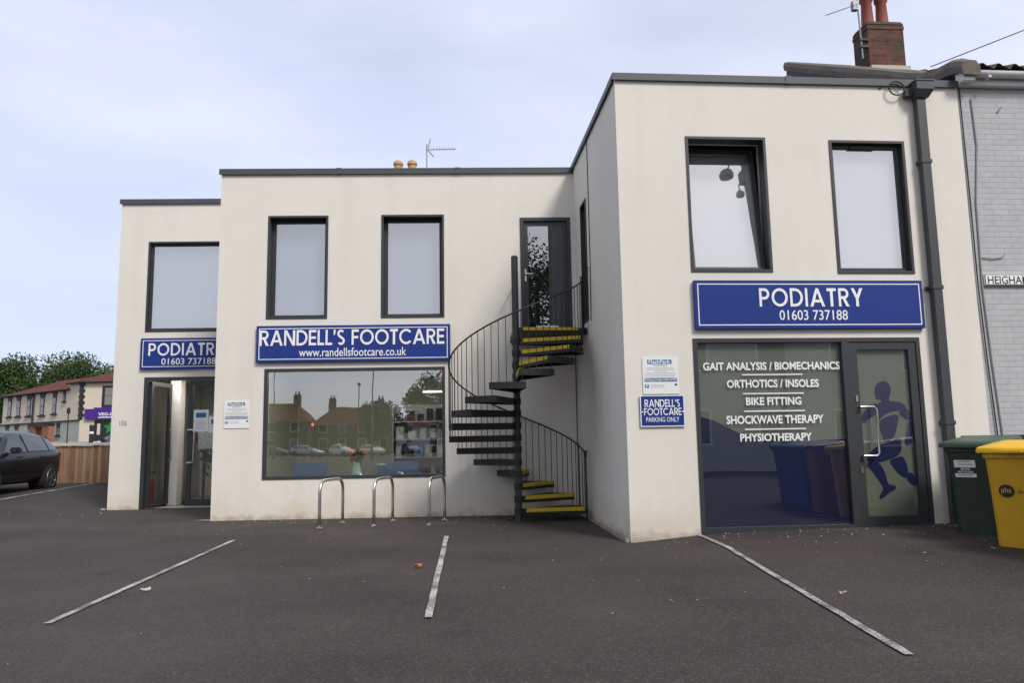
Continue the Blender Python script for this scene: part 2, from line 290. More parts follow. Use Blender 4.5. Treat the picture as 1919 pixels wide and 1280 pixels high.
# ------------------------------------------------------------------ helpers
class MB:
    def __init__(s): s.v = []; s.f = []; s.X = Matrix.Identity(4)
    def add(s, vs, fs, X=None):
        X = s.X if X is None else X; b = len(s.v)
        s.v += [X @ Vector(p) for p in vs]; s.f += [tuple(b+i for i in q) for q in fs]; return s
    def box(s, a, b, X=None):
        x0, y0, z0 = a; x1, y1, z1 = b
        return s.add([(x0,y0,z0),(x1,y0,z0),(x1,y1,z0),(x0,y1,z0),(x0,y0,z1),(x1,y0,z1),(x1,y1,z1),(x0,y1,z1)],
              [(3,2,1,0),(4,5,6,7),(0,1,5,4),(1,2,6,5),(2,3,7,6),(3,0,4,7)], X)
    def ring(s, s0, s1, z0, z1, w, y0, y1, wb=None, wt=None, X=None):
        wb = w if wb is None else wb; wt = w if wt is None else wt
        s.box((s0,y0,z0),(s0+w,y1,z1),X); s.box((s1-w,y0,z0),(s1,y1,z1),X)
        s.box((s0+w,y0,z0),(s1-w,y1,z0+wb),X); s.box((s0+w,y0,z1-wt),(s1-w,y1,z1),X); return s
    def prism(s, poly, y0, y1, X=None):
        """polygon in (x,z), CCW seen from -y, from y0 (front) to y1"""
        n = len(poly)
        ar = sum(poly[i][0]*poly[(i+1)%n][1]-poly[(i+1)%n][0]*poly[i][1] for i in range(n))
        if ar < 0: poly = poly[::-1]
        vs = [(p[0], y0, p[1]) for p in poly]+[(p[0], y1, p[1]) for p in poly]
        fs = [tuple(range(n)), tuple(range(2*n-1, n-1, -1))]+[(i, n+i, n+(i+1)%n, (i+1)%n) for i in range(n)]
        return s.add(vs, fs, X)
    def tube(s, path, r, n=8, X=None, caps=True, closed=False):
        P = [Vector(p) for p in path]; m = len(P); rs = r if isinstance(r, (list, tuple)) else [r]*m
        vs = []; fs = []; up = None
        for i, p in enumerate(P):
            if closed: t = P[(i+1)%m]-P[i-1]
            else: t = P[min(i+1, m-1)]-P[max(i-1, 0)]
            t.normalize()
            if up is None:
                up = Vector((0,0,1)) if abs(t.z) < .9 else Vector((1,0,0))
            a = t.cross(up).normalized(); b = a.cross(t).normalized(); up = b
            for k in range(n):
                an = 2*math.pi*k/n; vs.append(p+(a*math.cos(an)+b*math.sin(an))*rs[i])
        for i in range(m if closed else m-1):
            j = (i+1)%m
            for k in range(n):
                fs.append((i*n+k, i*n+(k+1)%n, j*n+(k+1)%n, j*n+k))
        if caps and not closed: fs.append(tuple(range(n-1, -1, -1))); fs.append(tuple((m-1)*n+k for k in range(n)))
        return s.add(vs, fs, X)
    def lathe(s, prof, n=16, X=None):
        """profile of (r,z) bottom to top"""
        vs = []; fs = []; m = len(prof)
        for r, z in prof:
            for k in range(n):
                a = 2*math.pi*k/n; vs.append((r*math.cos(a), r*math.sin(a), z))
        for i in range(m-1):
            for k in range(n): fs.append((i*n+k, i*n+(k+1)%n, (i+1)*n+(k+1)%n, (i+1)*n+k))
        fs.append(tuple(range(n-1,-1,-1))); fs.append(tuple((m-1)*n+k for k in range(n)))
        return s.add(vs, fs, X)
    def build(s, name, mat, parent=None, origin=None, local=False, smooth=False, bevel=0, sub=0, flip=False):
        me = bpy.data.meshes.new(name)
        X = Matrix.Identity(4)
        if parent is not None and not local:
            X = rootmat(parent).inverted()
        elif origin is not None and not local: X = Matrix.Translation(-Vector(origin))
        me.from_pydata([X @ v for v in s.v], [], s.f); me.validate()
        if bevel or flip:
            bm = bmesh.new(); bm.from_mesh(me)
            if flip: bmesh.ops.recalc_face_normals(bm, faces=bm.faces)
            if bevel: bmesh.ops.bevel(bm, geom=[e for e in bm.edges if e.calc_face_angle(0) > .5], offset=bevel, segments=2, affect='EDGES', clamp_overlap=True)
            bm.to_mesh(me); bm.free()
        if smooth or bevel:
            me.shade_smooth() if smooth else None
            if smooth and smooth != 'all': me.set_sharp_from_angle(angle=R(40))
        me.materials.append(mat if not isinstance(mat, str) else M[mat])
        o = bpy.data.objects.new(name, me); COL.objects.link(o)
        if parent is not None: o.parent = parent
        if origin is not None and parent is None: o.location = origin
        if sub:
            md = o.modifiers.new('subdivision', 'SUBSURF'); md.levels = sub; md.render_levels = sub
        return o

def rootmat(o):
    while o.parent is not None: o = o.parent
    return Matrix.Translation(o.location) @ o.rotation_euler.to_matrix().to_4x4()
def tag(o, label, cat, group=None, kind=None):
    if label: o['label'] = label
    if cat: o['category'] = cat
    if group: o['group'] = group
    if kind: o['kind'] = kind
    return o
def thing(name, label, cat, loc=(0,0,0), rz=0, group=None):
    o = bpy.data.objects.new(name, None); COL.objects.link(o); o.empty_display_size = .2
    o.location = loc; o.rotation_euler = (0, 0, rz)
    return tag(o, label, cat, group)
def copy_thing(o, loc, rz, label):
    c = o.copy(); COL.objects.link(c); c.location = loc; c.rotation_euler = (0, 0, rz); c['label'] = label
    for ch in list(o.children):
        d = ch.copy(); COL.objects.link(d); d.parent = c
        for g in list(ch.children):
            e = g.copy(); COL.objects.link(e); e.parent = d
    return c
def structure(o): o['kind'] = 'structure'; return o
def smooth01(t): t = min(1, max(0, t)); return t*t*(3-2*t)

# wall frames: x along the wall, y into the wall, z up
A0, A1, A2 = R(1.944), R(4.889), R(1.713)
def frame(d, a): return Matrix.Translation((0, d, 0)) @ Matrix.Rotation(a, 4, 'Z')
F0, F1, F2 = frame(13.4212, A0), frame(9.8363, A1), frame(16.2614, A2)
CORN = F1 @ Vector((1.446, 0, 0))                              # front left corner of the right block
F3 = Matrix.Translation(CORN) @ Matrix.Rotation(A1, 4, 'Z') @ Matrix.Rotation(-math.pi/2, 4, 'Z')   # side wall: -x runs away from the camera, y into the block

def ground_z(x, y):
    g = 0.0
    xs = [-1.2, 1.0, 1.5, 2.45, 5.9, 9]; zs = [0, -.035, -.055, .03, .09, .11]
    wr = smooth01((13.6-y)/3.4)*(.1+.9*smooth01((y-8.2)/1.6))
    g += float(np.interp(x, xs, zs))*wr
    t = smooth01((-8.5-x)/2.3)*smooth01((y-8)/6)
    g += t*min(.9, max(0, .2+.026*(y-16.5)))
    return g

# ------------------------------------------------------------------ ground
def make_ground():
    xs = sorted(set([-1500,-700,-300,-150,-90,-60,-45,-35,-30,-26,-23]+[round(-21+.45*i,3) for i in range(78)]+[15,17,20,25,32,45,70,120,300,700,1500]))
    ys = sorted(set([-1500,-700,-300,-150,-100,-60,-40,-25,-15,-9,-6,-4]+[round(-2+.45*i,3) for i in range(62)]+[27,30,34,40,50,65,90,140,300,700,1500]))
    mb = MB(); nx = len(xs)
    mb.v = [Vector((x, y, ground_z(x, y)+.006*noise.noise(Vector((x*.5, y*.5, 0))))) for y in ys for x in xs]
    mb.f = [(j*nx+i, j*nx+i+1, (j+1)*nx+i+1, (j+1)*nx+i) for j in range(len(ys)-1) for i in range(nx-1)]
    return structure(mb.build('ground', 'asphalt', smooth='all'))
make_ground()

def strip(pts, wid, name='parking_line'):
    """painted line along ground points"""
    P = []; 
    for (x0, y0), (x1, y1) in zip(pts, pts[1:]):
        n = max(2, int(math.hypot(x1-x0, y1-y0)/.2))
        P += [(x0+(x1-x0)*k/n, y0+(y1-y0)*k/n) for k in range(n)]
    P.append(pts[-1]); mb = MB(); m = len(P)
    for i, (x, y) in enumerate(P):
        a = P[min(i+1, m-1)]; b = P[max(i-1, 0)]; dx, dy = a[0]-b[0], a[1]-b[1]; l = math.hypot(dx, dy); nx_, ny_ = -dy/l*wid/2, dx/l*wid/2
        for sg in (1, -1):
            X, Y = x+sg*nx_+random.uniform(-.004,.004), y+sg*ny_
            mb.v.append(Vector((X, Y, ground_z(X, Y)+.0125)))
    mb.f = [(2*i+1, 2*i+3, 2*i+2, 2*i) for i in range(m-1)]
    return structure(mb.build(name, 'line'))
strip([(-3.67,10.40), (-3.27,5.62)], .056)
strip([(-.905,10.48), (-.615,5.62)], .056)
strip([(2.30,10.02), (2.36,8.8), (2.16,4.48)], .056)
strip([(-10.75,16.3), (-11.27,21.2)], .10)

# ------------------------------------------------------------------ letters
def ribbon(path, wd, closed=False):
    n = len(path); Lf = []; Rt = []
    for i, p in enumerate(path):
        if closed: a, b = path[i-1], path[(i+1) % n]
        else: a, b = path[max(i-1, 0)], path[min(i+1, n-1)]
        d1 = Vector((p[0]-a[0], p[1]-a[1])); d2 = Vector((b[0]-p[0], b[1]-p[1]))
        if d1.length < 1e-6: d1 = d2
        if d2.length < 1e-6: d2 = d1
        d1.normalize(); d2.normalize(); t = (d1+d2).normalized(); nn = Vector((-t.y, t.x)); c = max(.5, nn.dot(Vector((-d1.y, d1.x))))
        o = nn*(wd/2/c); Lf.append((p[0]+o.x, p[1]+o.y)); Rt.append((p[0]-o.x, p[1]-o.y))
    return Lf, Rt
def arc(cx, cy, r, a0, a1, n=14): return [(cx+r*math.cos(R(a0+(a1-a0)*k/n)), cy+r*math.sin(R(a0+(a1-a0)*k/n))) for k in range(n+1)]
W_ = .148; h_ = W_/2
def q(x0, z0, x1, z1): return ('p', [(x0,z0),(x1,z0),(x1,z1),(x0,z1)])
GLY = {
 'O': (1.0, [('c', arc(.5,.5,.5-h_,0,360,36)[:-1])]),
 'C': (.90, [('s', arc(.5,.5,.5-h_,42,318,30))]),
 'D': (.80, [q(0,0,W_,1), ('s', [(W_,1-h_)]+arc(.30,.5,.5-h_,90,-90,20)+[(W_,h_)])]),
 'R': (.66, [q(0,0,W_,1), ('s', [(W_,1-h_)]+arc(.34,.705,.295-h_,90,-90,14)+[(W_,.41+h_)]), ('p', [(.24,.45),(.42,.45),(.66,0),(.46,0)])]),
 'P': (.62, [q(0,0,W_,1), ('s', [(W_,1-h_)]+arc(.32,.69,.31-h_,90,-90,14)+[(W_,.38+h_)])]),
 'A': (.92, [('p', [(0,0),(.18,0),(.54,1),(.38,1)]), ('p', [(.92,0),(.74,0),(.38,1),(.54,1)]), ('p', [(.2,.22),(.72,.22),(.67,.37),(.25,.37)])]),
 'N': (.80, [q(0,0,W_,1), q(.63,0,.80,1), ('p', [(0,1),(.19,1),(.80,0),(.61,0)])]),
 'E': (.54, [q(0,0,W_,1), q(W_,0,.54,.16), q(W_,.42,.51,.575), q(W_,.84,.54,1)]),
 'F': (.52, [q(0,0,W_,1), q(W_,.42,.48,.575), q(W_,.84,.52,1)]),
 'L': (.48, [q(0,0,W_,1), q(W_,0,.48,.16)]),
 'T': (.58, [q(0,.84,.58,1), q(.205,0,.375,.84)]),
 'I': (W_, [q(0,0,W_,1)]),
 'Y': (.74, [q(.285,0,.455,.42), ('p', [(0,1),(.2,1),(.455,.42),(.285,.42)]), ('p', [(.74,1),(.54,1),(.285,.42),(.455,.42)])]),
 'S': (.56, [('s', arc(.275,.735,.265-h_,35,255,16)+arc(.285,.27,.27-h_,75,-145,16))]),
 "'": (.17, [('p', [(0,1),(.17,1),(.10,.66),(.02,.66)])]),
 ' ': (.30, []),
}
def letters(mb, text, s0, s1, z0, z1, y, X, thick=.012, gap=.10):
    adv = 0; items = []
    for ch in text:
        wd, shp = GLY[ch]; items.append((adv, shp)); adv += wd+gap
    adv -= gap; kx = (s1-s0)/adv; kz = z1-z0; cnt = 0
    T = lambda p, a: (s0+(p[0]+a)*kx, z0+p[1]*kz)
    for a, shp in items:
        for j, (k, pts) in enumerate(shp):
            y0 = y-thick-j*.0007
            if k == 'p': mb.prism([T(p, a) for p in pts], y0, y, X)
            elif k == 's':
                l, r = ribbon(pts, W_); poly = [T(p, a) for p in l]+[T(p, a) for p in r[::-1]]
                for i in range(len(l)-1):
                    mb.prism([T(l[i],a), T(l[i+1],a), T(r[i+1],a), T(r[i],a)], y0, y, X)
            else:
                l, r = ribbon(pts, W_, True); n = len(l)
                for i in range(n):
                    i2 = (i+1) % n; mb.prism([T(l[i],a), T(l[i2],a), T(r[i2],a), T(r[i],a)], y0, y, X)
    return mb

def text(mb, body, s0, s1, z0, z1, y, X, bold=.0, thick=0.002):
    """built-in font, fitted to a box on a wall frame"""
    cu = bpy.data.curves.new('t', 'FONT'); cu.body = body; cu.size = 1; cu.offset = bold; cu.extrude = .05; cu.resolution_u = 3
    o = bpy.data.objects.new('t', cu); COL.objects.link(o)
    dg = bpy.context.evaluated_depsgraph_get(); dg.update()
    me = bpy.data.meshes.new_from_object(o.evaluated_get(dg))
    V = [v.co.copy() for v in me.vertices]; Fc = [tuple(p.vertices) for p in me.polygons]
    x0 = min(v.x for v in V); x1 = max(v.x for v in V); a = min(v.y for v in V); b = max(v.y for v in V)
    kx = (s1-s0)/(x1-x0); kz = (z1-z0)/(b-a)
    mb.add([(s0+(v.x-x0)*kx, y-(v.z+.05)/.1*thick, z0+(v.y-a)*kz) for v in V], Fc, X)
    bpy.data.objects.remove(o); bpy.data.curves.remove(cu); bpy.data.meshes.remove(me)
    return mb

# ------------------------------------------------------------------ the clinic building
def slab(mb, s0, s1, z0, z1, ops, y0, y1, X):
    """wall slab with rectangular openings (s0,s1,z0,z1) and their reveals"""
    ss = sorted({s0, s1, *[o[0] for o in ops], *[o[1] for o in ops]}); zs = sorted({z0, z1, *[o[2] for o in ops], *[o[3] for o in ops]})
    for a, b in zip(ss, ss[1:]):
        for c, d in zip(zs, zs[1:]):
            m, n = (a+b)/2, (c+d)/2
            if any(o[0] < m < o[1] and o[2] < n < o[3] for o in ops): continue
            mb.add([(a,y0,c),(b,y0,c),(b,y0,d),(a,y0,d)], [(0,1,2,3)], X); mb.add([(a,y1,c),(b,y1,c),(b,y1,d),(a,y1,d)], [(3,2,1,0)], X)
    for a, b, c, d in ops+[None]:
        pass
def slab2(mb, s0, s1, z0, z1, ops, y0, y1, X):
    ss = sorted({s0, s1, *[o[0] for o in ops], *[o[1] for o in ops]}); zs = sorted({z0, z1, *[o[2] for o in ops], *[o[3] for o in ops]})
    for a, b in zip(ss, ss[1:]):
        for c, d in zip(zs, zs[1:]):
            m, n = (a+b)/2, (c+d)/2
            if any(o[0] < m < o[1] and o[2] < n < o[3] for o in ops): continue
            mb.add([(a,y0,c),(b,y0,c),(b,y0,d),(a,y0,d)], [(0,1,2,3)], X); mb.add([(a,y1,c),(b,y1,c),(b,y1,d),(a,y1,d)], [(3,2,1,0)], X)
    for a, b, c, d in ops:
        mb.add([(a,y0,c),(a,y1,c),(a,y1,d),(a,y0,d)], [(0,1,2,3)], X); mb.add([(b,y0,c),(b,y1,c),(b,y1,d),(b,y0,d)], [(3,2,1,0)], X)
        mb.add([(a,y0,d),(b,y0,d),(b,y1,d),(a,y1,d)], [(3,2,1,0)], X); mb.add([(a,y0,c),(b,y0,c),(b,y1,c),(a,y1,c)], [(0,1,2,3)], X)
    mb.add([(s0,y0,z0),(s0,y1,z0),(s0,y1,z1),(s0,y0,z1)], [(3,2,1,0)], X); mb.add([(s1,y0,z0),(s1,y1,z0),(s1,y1,z1),(s1,y0,z1)], [(0,1,2,3)], X)
    mb.add([(s0,y0,z1),(s1,y0,z1),(s1,y1,z1),(s0,y1,z1)], [(0,1,2,3)], X)
    return mb

clinic = thing('clinic_building', 'cream rendered two storey flat roofed clinic with stepped front and grey windows', 'building', (0, 13.4, 0))
TH = .30
ops0 = [(-4.242,-3.202,3.41,5.24), (-2.265,-1.174,3.41,5.245), (-4.243,-1.170,.669,2.536), (.177,1.064,3.075,5.177)]
wm = slab2(MB(), -5.085, 1.50, -.4, 6.03, ops0, 0, TH, F0).build('wall', 'wall', clinic)
ops1 = [(2.387,3.488,3.408,5.265), (4.393,5.462,3.390,5.245), (2.36,5.439,-.4,2.513)]
wr = slab2(MB(), 1.446, 6.319, -.4, 6.075, ops1, 0, TH, F1).build('wall', 'wall', clinic)
ops2 = [(-7.638,-5.55,3.639,5.558), (-7.604,-5.45,-.4,2.68)]
wl = slab2(MB(), -8.245, -4.9, -.4, 6.42, ops2, 0, TH, F2).build('wall', 'wall', clinic)
# side wall of the right block (facing left) and the hidden returns
ops3 = [(-2.85,-2.36,3.15,5.16)]
ws = slab2(MB(), -3.75, -.004, -.4, 6.072, ops3, .003, TH, F3).build('side_wall', 'wall', clinic)
for F_, a_, b_ in ((F0, (-5.082, TH, -.4), (-4.8, 9, 6.02)), (F2, (-8.242, TH, -.4), (-7.95, 9, 6.41)), (F1, (6.02, TH, -.4), (6.316, 9, 6.06))): MB().box(a_, b_, F_).build('return_wall', 'wall', clinic)
for F_, a_, b_ in ((F0, (-4.8, TH, 5.70), (3.2, 9, 5.78)), (F2, (-7.95, TH, 6.1), (-4.9, 9, 6.18)), (F1, (1.75, TH, 5.79), (6.02, 9, 5.87))): MB().box(a_, b_, F_).build('flat_roof', 'lead', clinic)
def coping(s0, s1, z, X, y0=-.035, y1=TH+.03, h=.07):
    c = MB(); n = max(1, round((s1-s0)/2.4))
    c.box((s0, y0, z-.005), (s1, y1, z+h), X); c.box((s0, y0-.006, z-.035), (s1, y0+.01, z-.005), X)
    for k in range(1, n): x = s0+(s1-s0)*k/n; c.box((x-.045, y0-.010, z-.038), (x+.045, y1, z+h+.006), X)
    return c.build('coping', 'coping', clinic)
coping(-5.12, 1.17, 6.03, F0); coping(1.411, 6.319, 6.075, F1, h=.065); coping(-8.28, -4.9, 6.42, F2)
c = MB(); c.box((-3.62, -.035, 6.067), (-.31, TH, 6.136), F3); c.box((-3.62, -.041, 6.037), (-.04, -.025, 6.067), F3); c.build('coping', 'coping', clinic)
# movement joint / cable on the side wall
MB().tube([(-2.10, -.004, 6.03), (-2.10, -.005, 4.0), (-2.17, -.004, 3.1)], .007, 5, F3).build('wall_cable', 'cable', clinic)
MB().tube([(1.10,-.006,3.0),(1.095,-.006,1.2),(1.10,-.006,.05)], .008, 5, F0).build('wall_cable', 'cable', clinic)
MB().tube([(-2.45, -.03, 3.95), (-2.12, -.03, 3.95)], .008, 5, F3).build('window_bar', 'cable', clinic)
# concrete footing strip
kb = MB(); kb.box((-3.4, -.055, -.3), (-.02, .01, .0), F3); kb.build('footing', 'kerb', clinic)
kb = MB(); kb.add([(-8.36,-.02,.012+ground_z(-8.4,16)),(-8.24,-.18,.012),(-8.24,0,.03),(-8.36,0,.04)], [(0,1,2,3)], F2); kb.build('footing', 'kerb', clinic); kb = MB(); kb.add([(-5.34,-.03,.014),(-5.08,-.06,.014),(-5.08,.2,.014),(-5.2,.2,.014)], [(0,1,2,3)], F0); kb.build('footing', 'kerb', clinic)

def window(X, s0, s1, z0, z1, depth, lw=.035, sw=.05, glass='glass_up', blind='blind', tilt=0, bo=.10):
    o = MB().ring(s0-.004, s1+.004, z0-.004, z1+.004, lw, -.014, depth+.06, X=X).build('window', 'grey', clinic)
    sx0, sx1, sz0, sz1 = s0+lw-.006, s1-lw+.006, z0+lw-.006, z1-lw+.006
    T = X
    if tilt: T = X @ Matrix.Translation((0, depth+.03, sz0)) @ Matrix.Rotation(-R(tilt), 4, 'X') @ Matrix.Translation((0, -depth-.03, -sz0))
    if tilt: sx0 += .012; sx1 -= .012
    f = MB().ring(sx0, sx1, sz0, sz1, sw, depth, depth+.055, X=T); f.ring(sx0+sw-.002, sx1-sw+.002, sz0+sw-.002, sz1-sw+.002, .012, depth+.012, depth+.045, X=T); f.build('frame', 'grey', o)
    MB().add([(sx0+sw,depth+.03,sz0+sw),(sx1-sw,depth+.03,sz0+sw),(sx1-sw,depth+.03,sz1-sw),(sx0+sw,depth+.03,sz1-sw)], [(0,1,2,3)], T).build('pane', glass, o)
    if blind:
        bt = T if tilt else X
        MB().box((sx0+(.03 if tilt else -.1), depth+bo, sz0+.02), (sx1+(-.03 if tilt else .1), depth+bo+.006, sz1-(.03 if tilt else -.1)), bt).build('roller_blind', blind, o)
    return o
window(F0, *ops0[0], .17, glass='glass_up'); window(F0, *ops0[1], .17, glass='glass_up')
wo = window(F1, *ops1[0], .11, glass='glass_lt', blind='blind_w', tilt=7)
MB().box((2.2, .55, 3.2), (3.7, .6, 5.5), F1).build('dark_gap_sheet', 'dark', wo)  # near-black sheet: paints the shade in the gap above the tilted sash
wo = window(F1, *ops1[1], .07, glass='glass_lt', blind='blind_w')
MB().box((4.72, .045, 5.155), (5.09, .075, 5.19), F1).build('trickle_vent', 'blacktrim', wo)
window(F2, *ops2[0], .06, glass='glass_lt', blind='blind', sw=.04)
window(F3, *ops3[0], .10, glass='glass_up', blind=None, sw=.04)
# large shop window
shop = MB().ring(-4.247, -1.166, .665, 2.540, .05, -.014, .10, X=F0).build('shop_window', 'grey', clinic)
MB().add([(-4.197,.05,.715),(-1.216,.05,.715),(-1.216,.05,2.49),(-4.197,.05,2.49)], [(0,1,2,3)], F0).build('pane', 'glass_shop', shop)
# shop interior
def room(X, s0, s1, y0, y1, z0, z1, mat, floor):
    b = MB(); b.add([(s0,y1,z0),(s1,y1,z0),(s1,y1,z1),(s0,y1,z1)], [(0,1,2,3)], X); b.add([(s0,y0,z0),(s0,y1,z0),(s0,y1,z1),(s0,y0,z1)], [(0,1,2,3)], X)
    b.add([(s1,y0,z0),(s1,y1,z0),(s1,y1,z1),(s1,y0,z1)], [(3,2,1,0)], X); b.add([(s0,y0,z1),(s1,y0,z1),(s1,y1,z1),(s0,y1,z1)], [(3,2,1,0)], X)
    r = b.build('room_wall', mat, clinic); MB().add([(s0,y0,z0),(s1,y0,z0),(s1,y1,z0),(s0,y1,z0)], [(0,1,2,3)], X).build('room_floor', floor, clinic); return r
room(F0, -4.78, .9, TH, 4.6, .02, 2.75, 'room', 'roomfloor')
MB().box((-4.2, .5, 2.69), (-1.2, .68, 2.73), F0).build('ceiling_light_and_fill', 'roomfill', clinic)  # unseen fill strip added behind the lintel to brighten the interior
MB().box((-4.2, 1.9, 2.70), (-1.2, 2.02, 2.735), F0).build('ceiling_light_and_fill', 'roomfill', clinic)  # second unseen fill strip, added deeper in the room
# upper door
d = MB().ring(.173, 1.068, 3.07, 5.181, .06, -.014, .12, X=F0).build('door', 'grey', clinic)
l = MB().ring(.236, 1.005, 3.09, 5.118, .075, .03, .085, wb=.12, X=F0); l.box((.675,.034,3.21),(.715,.08,5.043),F0); l.build('door_leaf', 'grey', d)
MB().add([(.311,.05,3.21),(.93,.05,3.21),(.93,.05,5.043),(.311,.05,5.043)], [(0,1,2,3)], F0).build('pane', 'glass_shop', d)
MB().box((.712,.036,3.205),(.935,.049,5.048),F0).build('side_panel', 'panelgrey', d)
h = MB(); h.box((.245,.012,4.03),(.275,.03,4.25),F0); h.tube([(.26,.01,4.16),(.26,-.03,4.16),(.39,-.03,4.155)], .011, 8, F0); h.build('handle', 'steel', d)
MB().box((.1, 1.2, 3.0), (1.2, 1.25, 5.3), F0).build('dark_backing_sheet', 'dark', d)  # near-black sheet in place of the unlit room behind the door glass
LZ0 = 16*.190+.002
tag(MB().box((.42, -.16, LZ0), (.80, -.03, LZ0+.17), F0).build('storage_box', 'paper', origin=F0 @ Vector((.6,-.1,LZ0))), 'pale box standing on the stair landing before the upper door', 'box')

# right shopfront: fixed light and door
sf = MB().ring(2.356, 5.443, .03, 2.517, .055, -.014, .10, wb=.07, wt=.055, X=F1); sf.box((4.36,-.012,.10),(4.46,.10,2.462),F1); sf.box((2.36, .01, -.3), (5.44, .2, .03), F1)
sf = sf.build('shopfront', 'grey', clinic)
MB().add([(2.411,.04,.10),(4.36,.04,.10),(4.36,.04,2.462),(2.411,.04,2.462)], [(0,1,2,3)], F1).build('pane', 'glass_dark', sf)
MB().box((2.411, .062, .10), (4.36, .068, 2.462), F1).build('frosted_film', 'film', sf)
wave = [(2.36,1.525),(2.602,1.454),(2.877,1.313),(3.153,1.200),(3.435,1.161),(4.405,1.193)]
MB().prism([(2.411,.10),(4.36,.10),(4.36,1.19),(3.8,1.17)]+[p for p in wave[4:0:-1]]+[(2.411,1.51)], .055, .060, F1).build('navy_film', 'navyfilm', sf)
tx = MB()
for body, a in (("GAIT ANALYSIS / BIOMECHANICS",(2.490,4.339,2.101,2.206)), ("ORTHOTICS / INSOLES",(2.797,4.038,1.871,1.975)), ("BIKE FITTING",(3.040,3.784,1.642,1.746)), ("SHOCKWAVE THERAPY",(2.765,4.070,1.401,1.511)), ("PHYSIOTHERAPY",(2.936,3.896,1.175,1.277))):
    text(MB(), body, *a, .036, F1, bold=.026).build('vinyl_lettering', 'white', sf)
for z in (2.041, 1.794, 1.566, 1.332): MB().box((3.005, .034, z-.0075), (3.825, .036, z+.0075), F1).build('vinyl_rule', 'white', sf)
dr = MB().ring(4.463, 5.385, .09, 2.462, .105, .0, .07, wb=.105, wt=.105, X=F1).build('door', 'grey', sf)
# keep the door one level below the building
dr.parent = clinic
MB().add([(4.568,.03,.195),(5.28,.03,.195),(5.28,.03,2.357),(4.568,.03,2.357)], [(0,1,2,3)], F1).build('pane', 'glass_dark', dr)
MB().box((4.568, .052, .195), (5.28, .058, 2.357), F1).build('frosted_film', 'film', dr)
RUN = [
[(4.823,1.713),(4.818,1.778),(4.815,1.828),(4.833,1.887),(4.881,1.926),(4.944,1.933),(4.993,1.905),(5.016,1.849),(5.005,1.776),(4.979,1.731),(4.984,1.672),(4.900,1.649),(4.895,1.713),(4.858,1.717)],
[(4.838,1.654),(4.984,1.668),(5.118,1.659),(5.217,1.606),(5.150,1.558),(5.085,1.564),(4.984,1.546),(4.876,1.489),(4.820,1.425),(4.805,1.494),(4.823,1.591)],
[(4.813,1.647),(4.723,1.622),(4.634,1.535),(4.595,1.438),(4.633,1.398),(4.690,1.466),(4.774,1.494),(4.807,1.572)],
[(4.828,1.399),(4.915,1.459),(5.062,1.496),(5.097,1.470),(5.067,1.353),(5.020,1.236),(4.973,1.169),(4.889,1.149),(4.859,1.278)],
[(5.160,1.548),(5.225,1.586),(5.260,1.507),(5.263,1.428),(5.203,1.449),(5.116,1.519)],
[(5.225,1.409),(5.275,1.389),(5.275,1.271),(5.257,1.174),(5.234,1.097),(5.173,1.107),(5.179,1.175),(5.215,1.272)],
[(4.738,1.056),(4.824,1.103),(4.970,1.132),(5.068,1.197),(5.106,1.157),(5.096,1.041),(5.059,.973),(4.953,.937),(4.807,.891),(4.685,.893),(4.621,.914),(4.672,.990)],
[(4.622,.871),(4.683,.880),(4.784,.863),(4.846,.755),(4.867,.640),(4.887,.582),(4.984,.570),(4.976,.532),(4.897,.505),(4.831,.449),(4.757,.413),(4.794,.488),(4.840,.554),(4.786,.641),(4.714,.758)],
[(4.941,.908),(5.055,.931),(5.109,.953),(5.159,.827),(5.159,.711),(5.126,.683),(5.040,.752),(4.967,.849)],
[(5.183,.749),(5.260,.690),(5.270,.574),(5.211,.604),(5.155,.663)]]
def chaikin(p, k=2):
    for _ in range(k):
        p = [q for i in range(len(p)) for a, b in [(p[i], p[(i+1) % len(p)])] for q in ((a[0]*.78+b[0]*.22, a[1]*.78+b[1]*.22), (a[0]*.22+b[0]*.78, a[1]*.22+b[1]*.78))]
    return p
rn = MB()
def grow(p, d):
    ar = sum(a[0]*b[1]-b[0]*a[1] for a, b in zip(p, p[1:]+p[:1])); sg = 1 if ar > 0 else -1; o = []
    for i in range(len(p)):
        a, b = p[i-1], p[(i+1) % len(p)]; t = Vector((b[0]-a[0], b[1]-a[1])).normalized(); o.append((min(5.279, p[i][0]+sg*t.y*d), p[i][1]-sg*t.x*d))
    return o
for p in RUN: rn.prism(grow(chaikin(p), .008), .0405, .0415, F1)
rn.build('runner_graphic', 'navyrun', dr)
h = MB(); h.tube([(4.54,.0,1.60),(4.54,-.05,1.60),(4.71,-.06,1.60),(4.745,-.06,1.565),(4.745,-.06,1.0),(4.71,-.06,.965),(4.54,-.05,.965),(4.54,.0,.965)], .016, 10, F1)
h.build('handle', 'steel', dr, smooth=True)
for z in (1.67,.74): MB().box((4.505,-.012,z),(4.535,0,z+.085),F1).build('lock', 'steel', dr)
MB().box((4.9, -.01, .05), (5.39, .0, .085), F1).build('threshold', 'steel', dr)

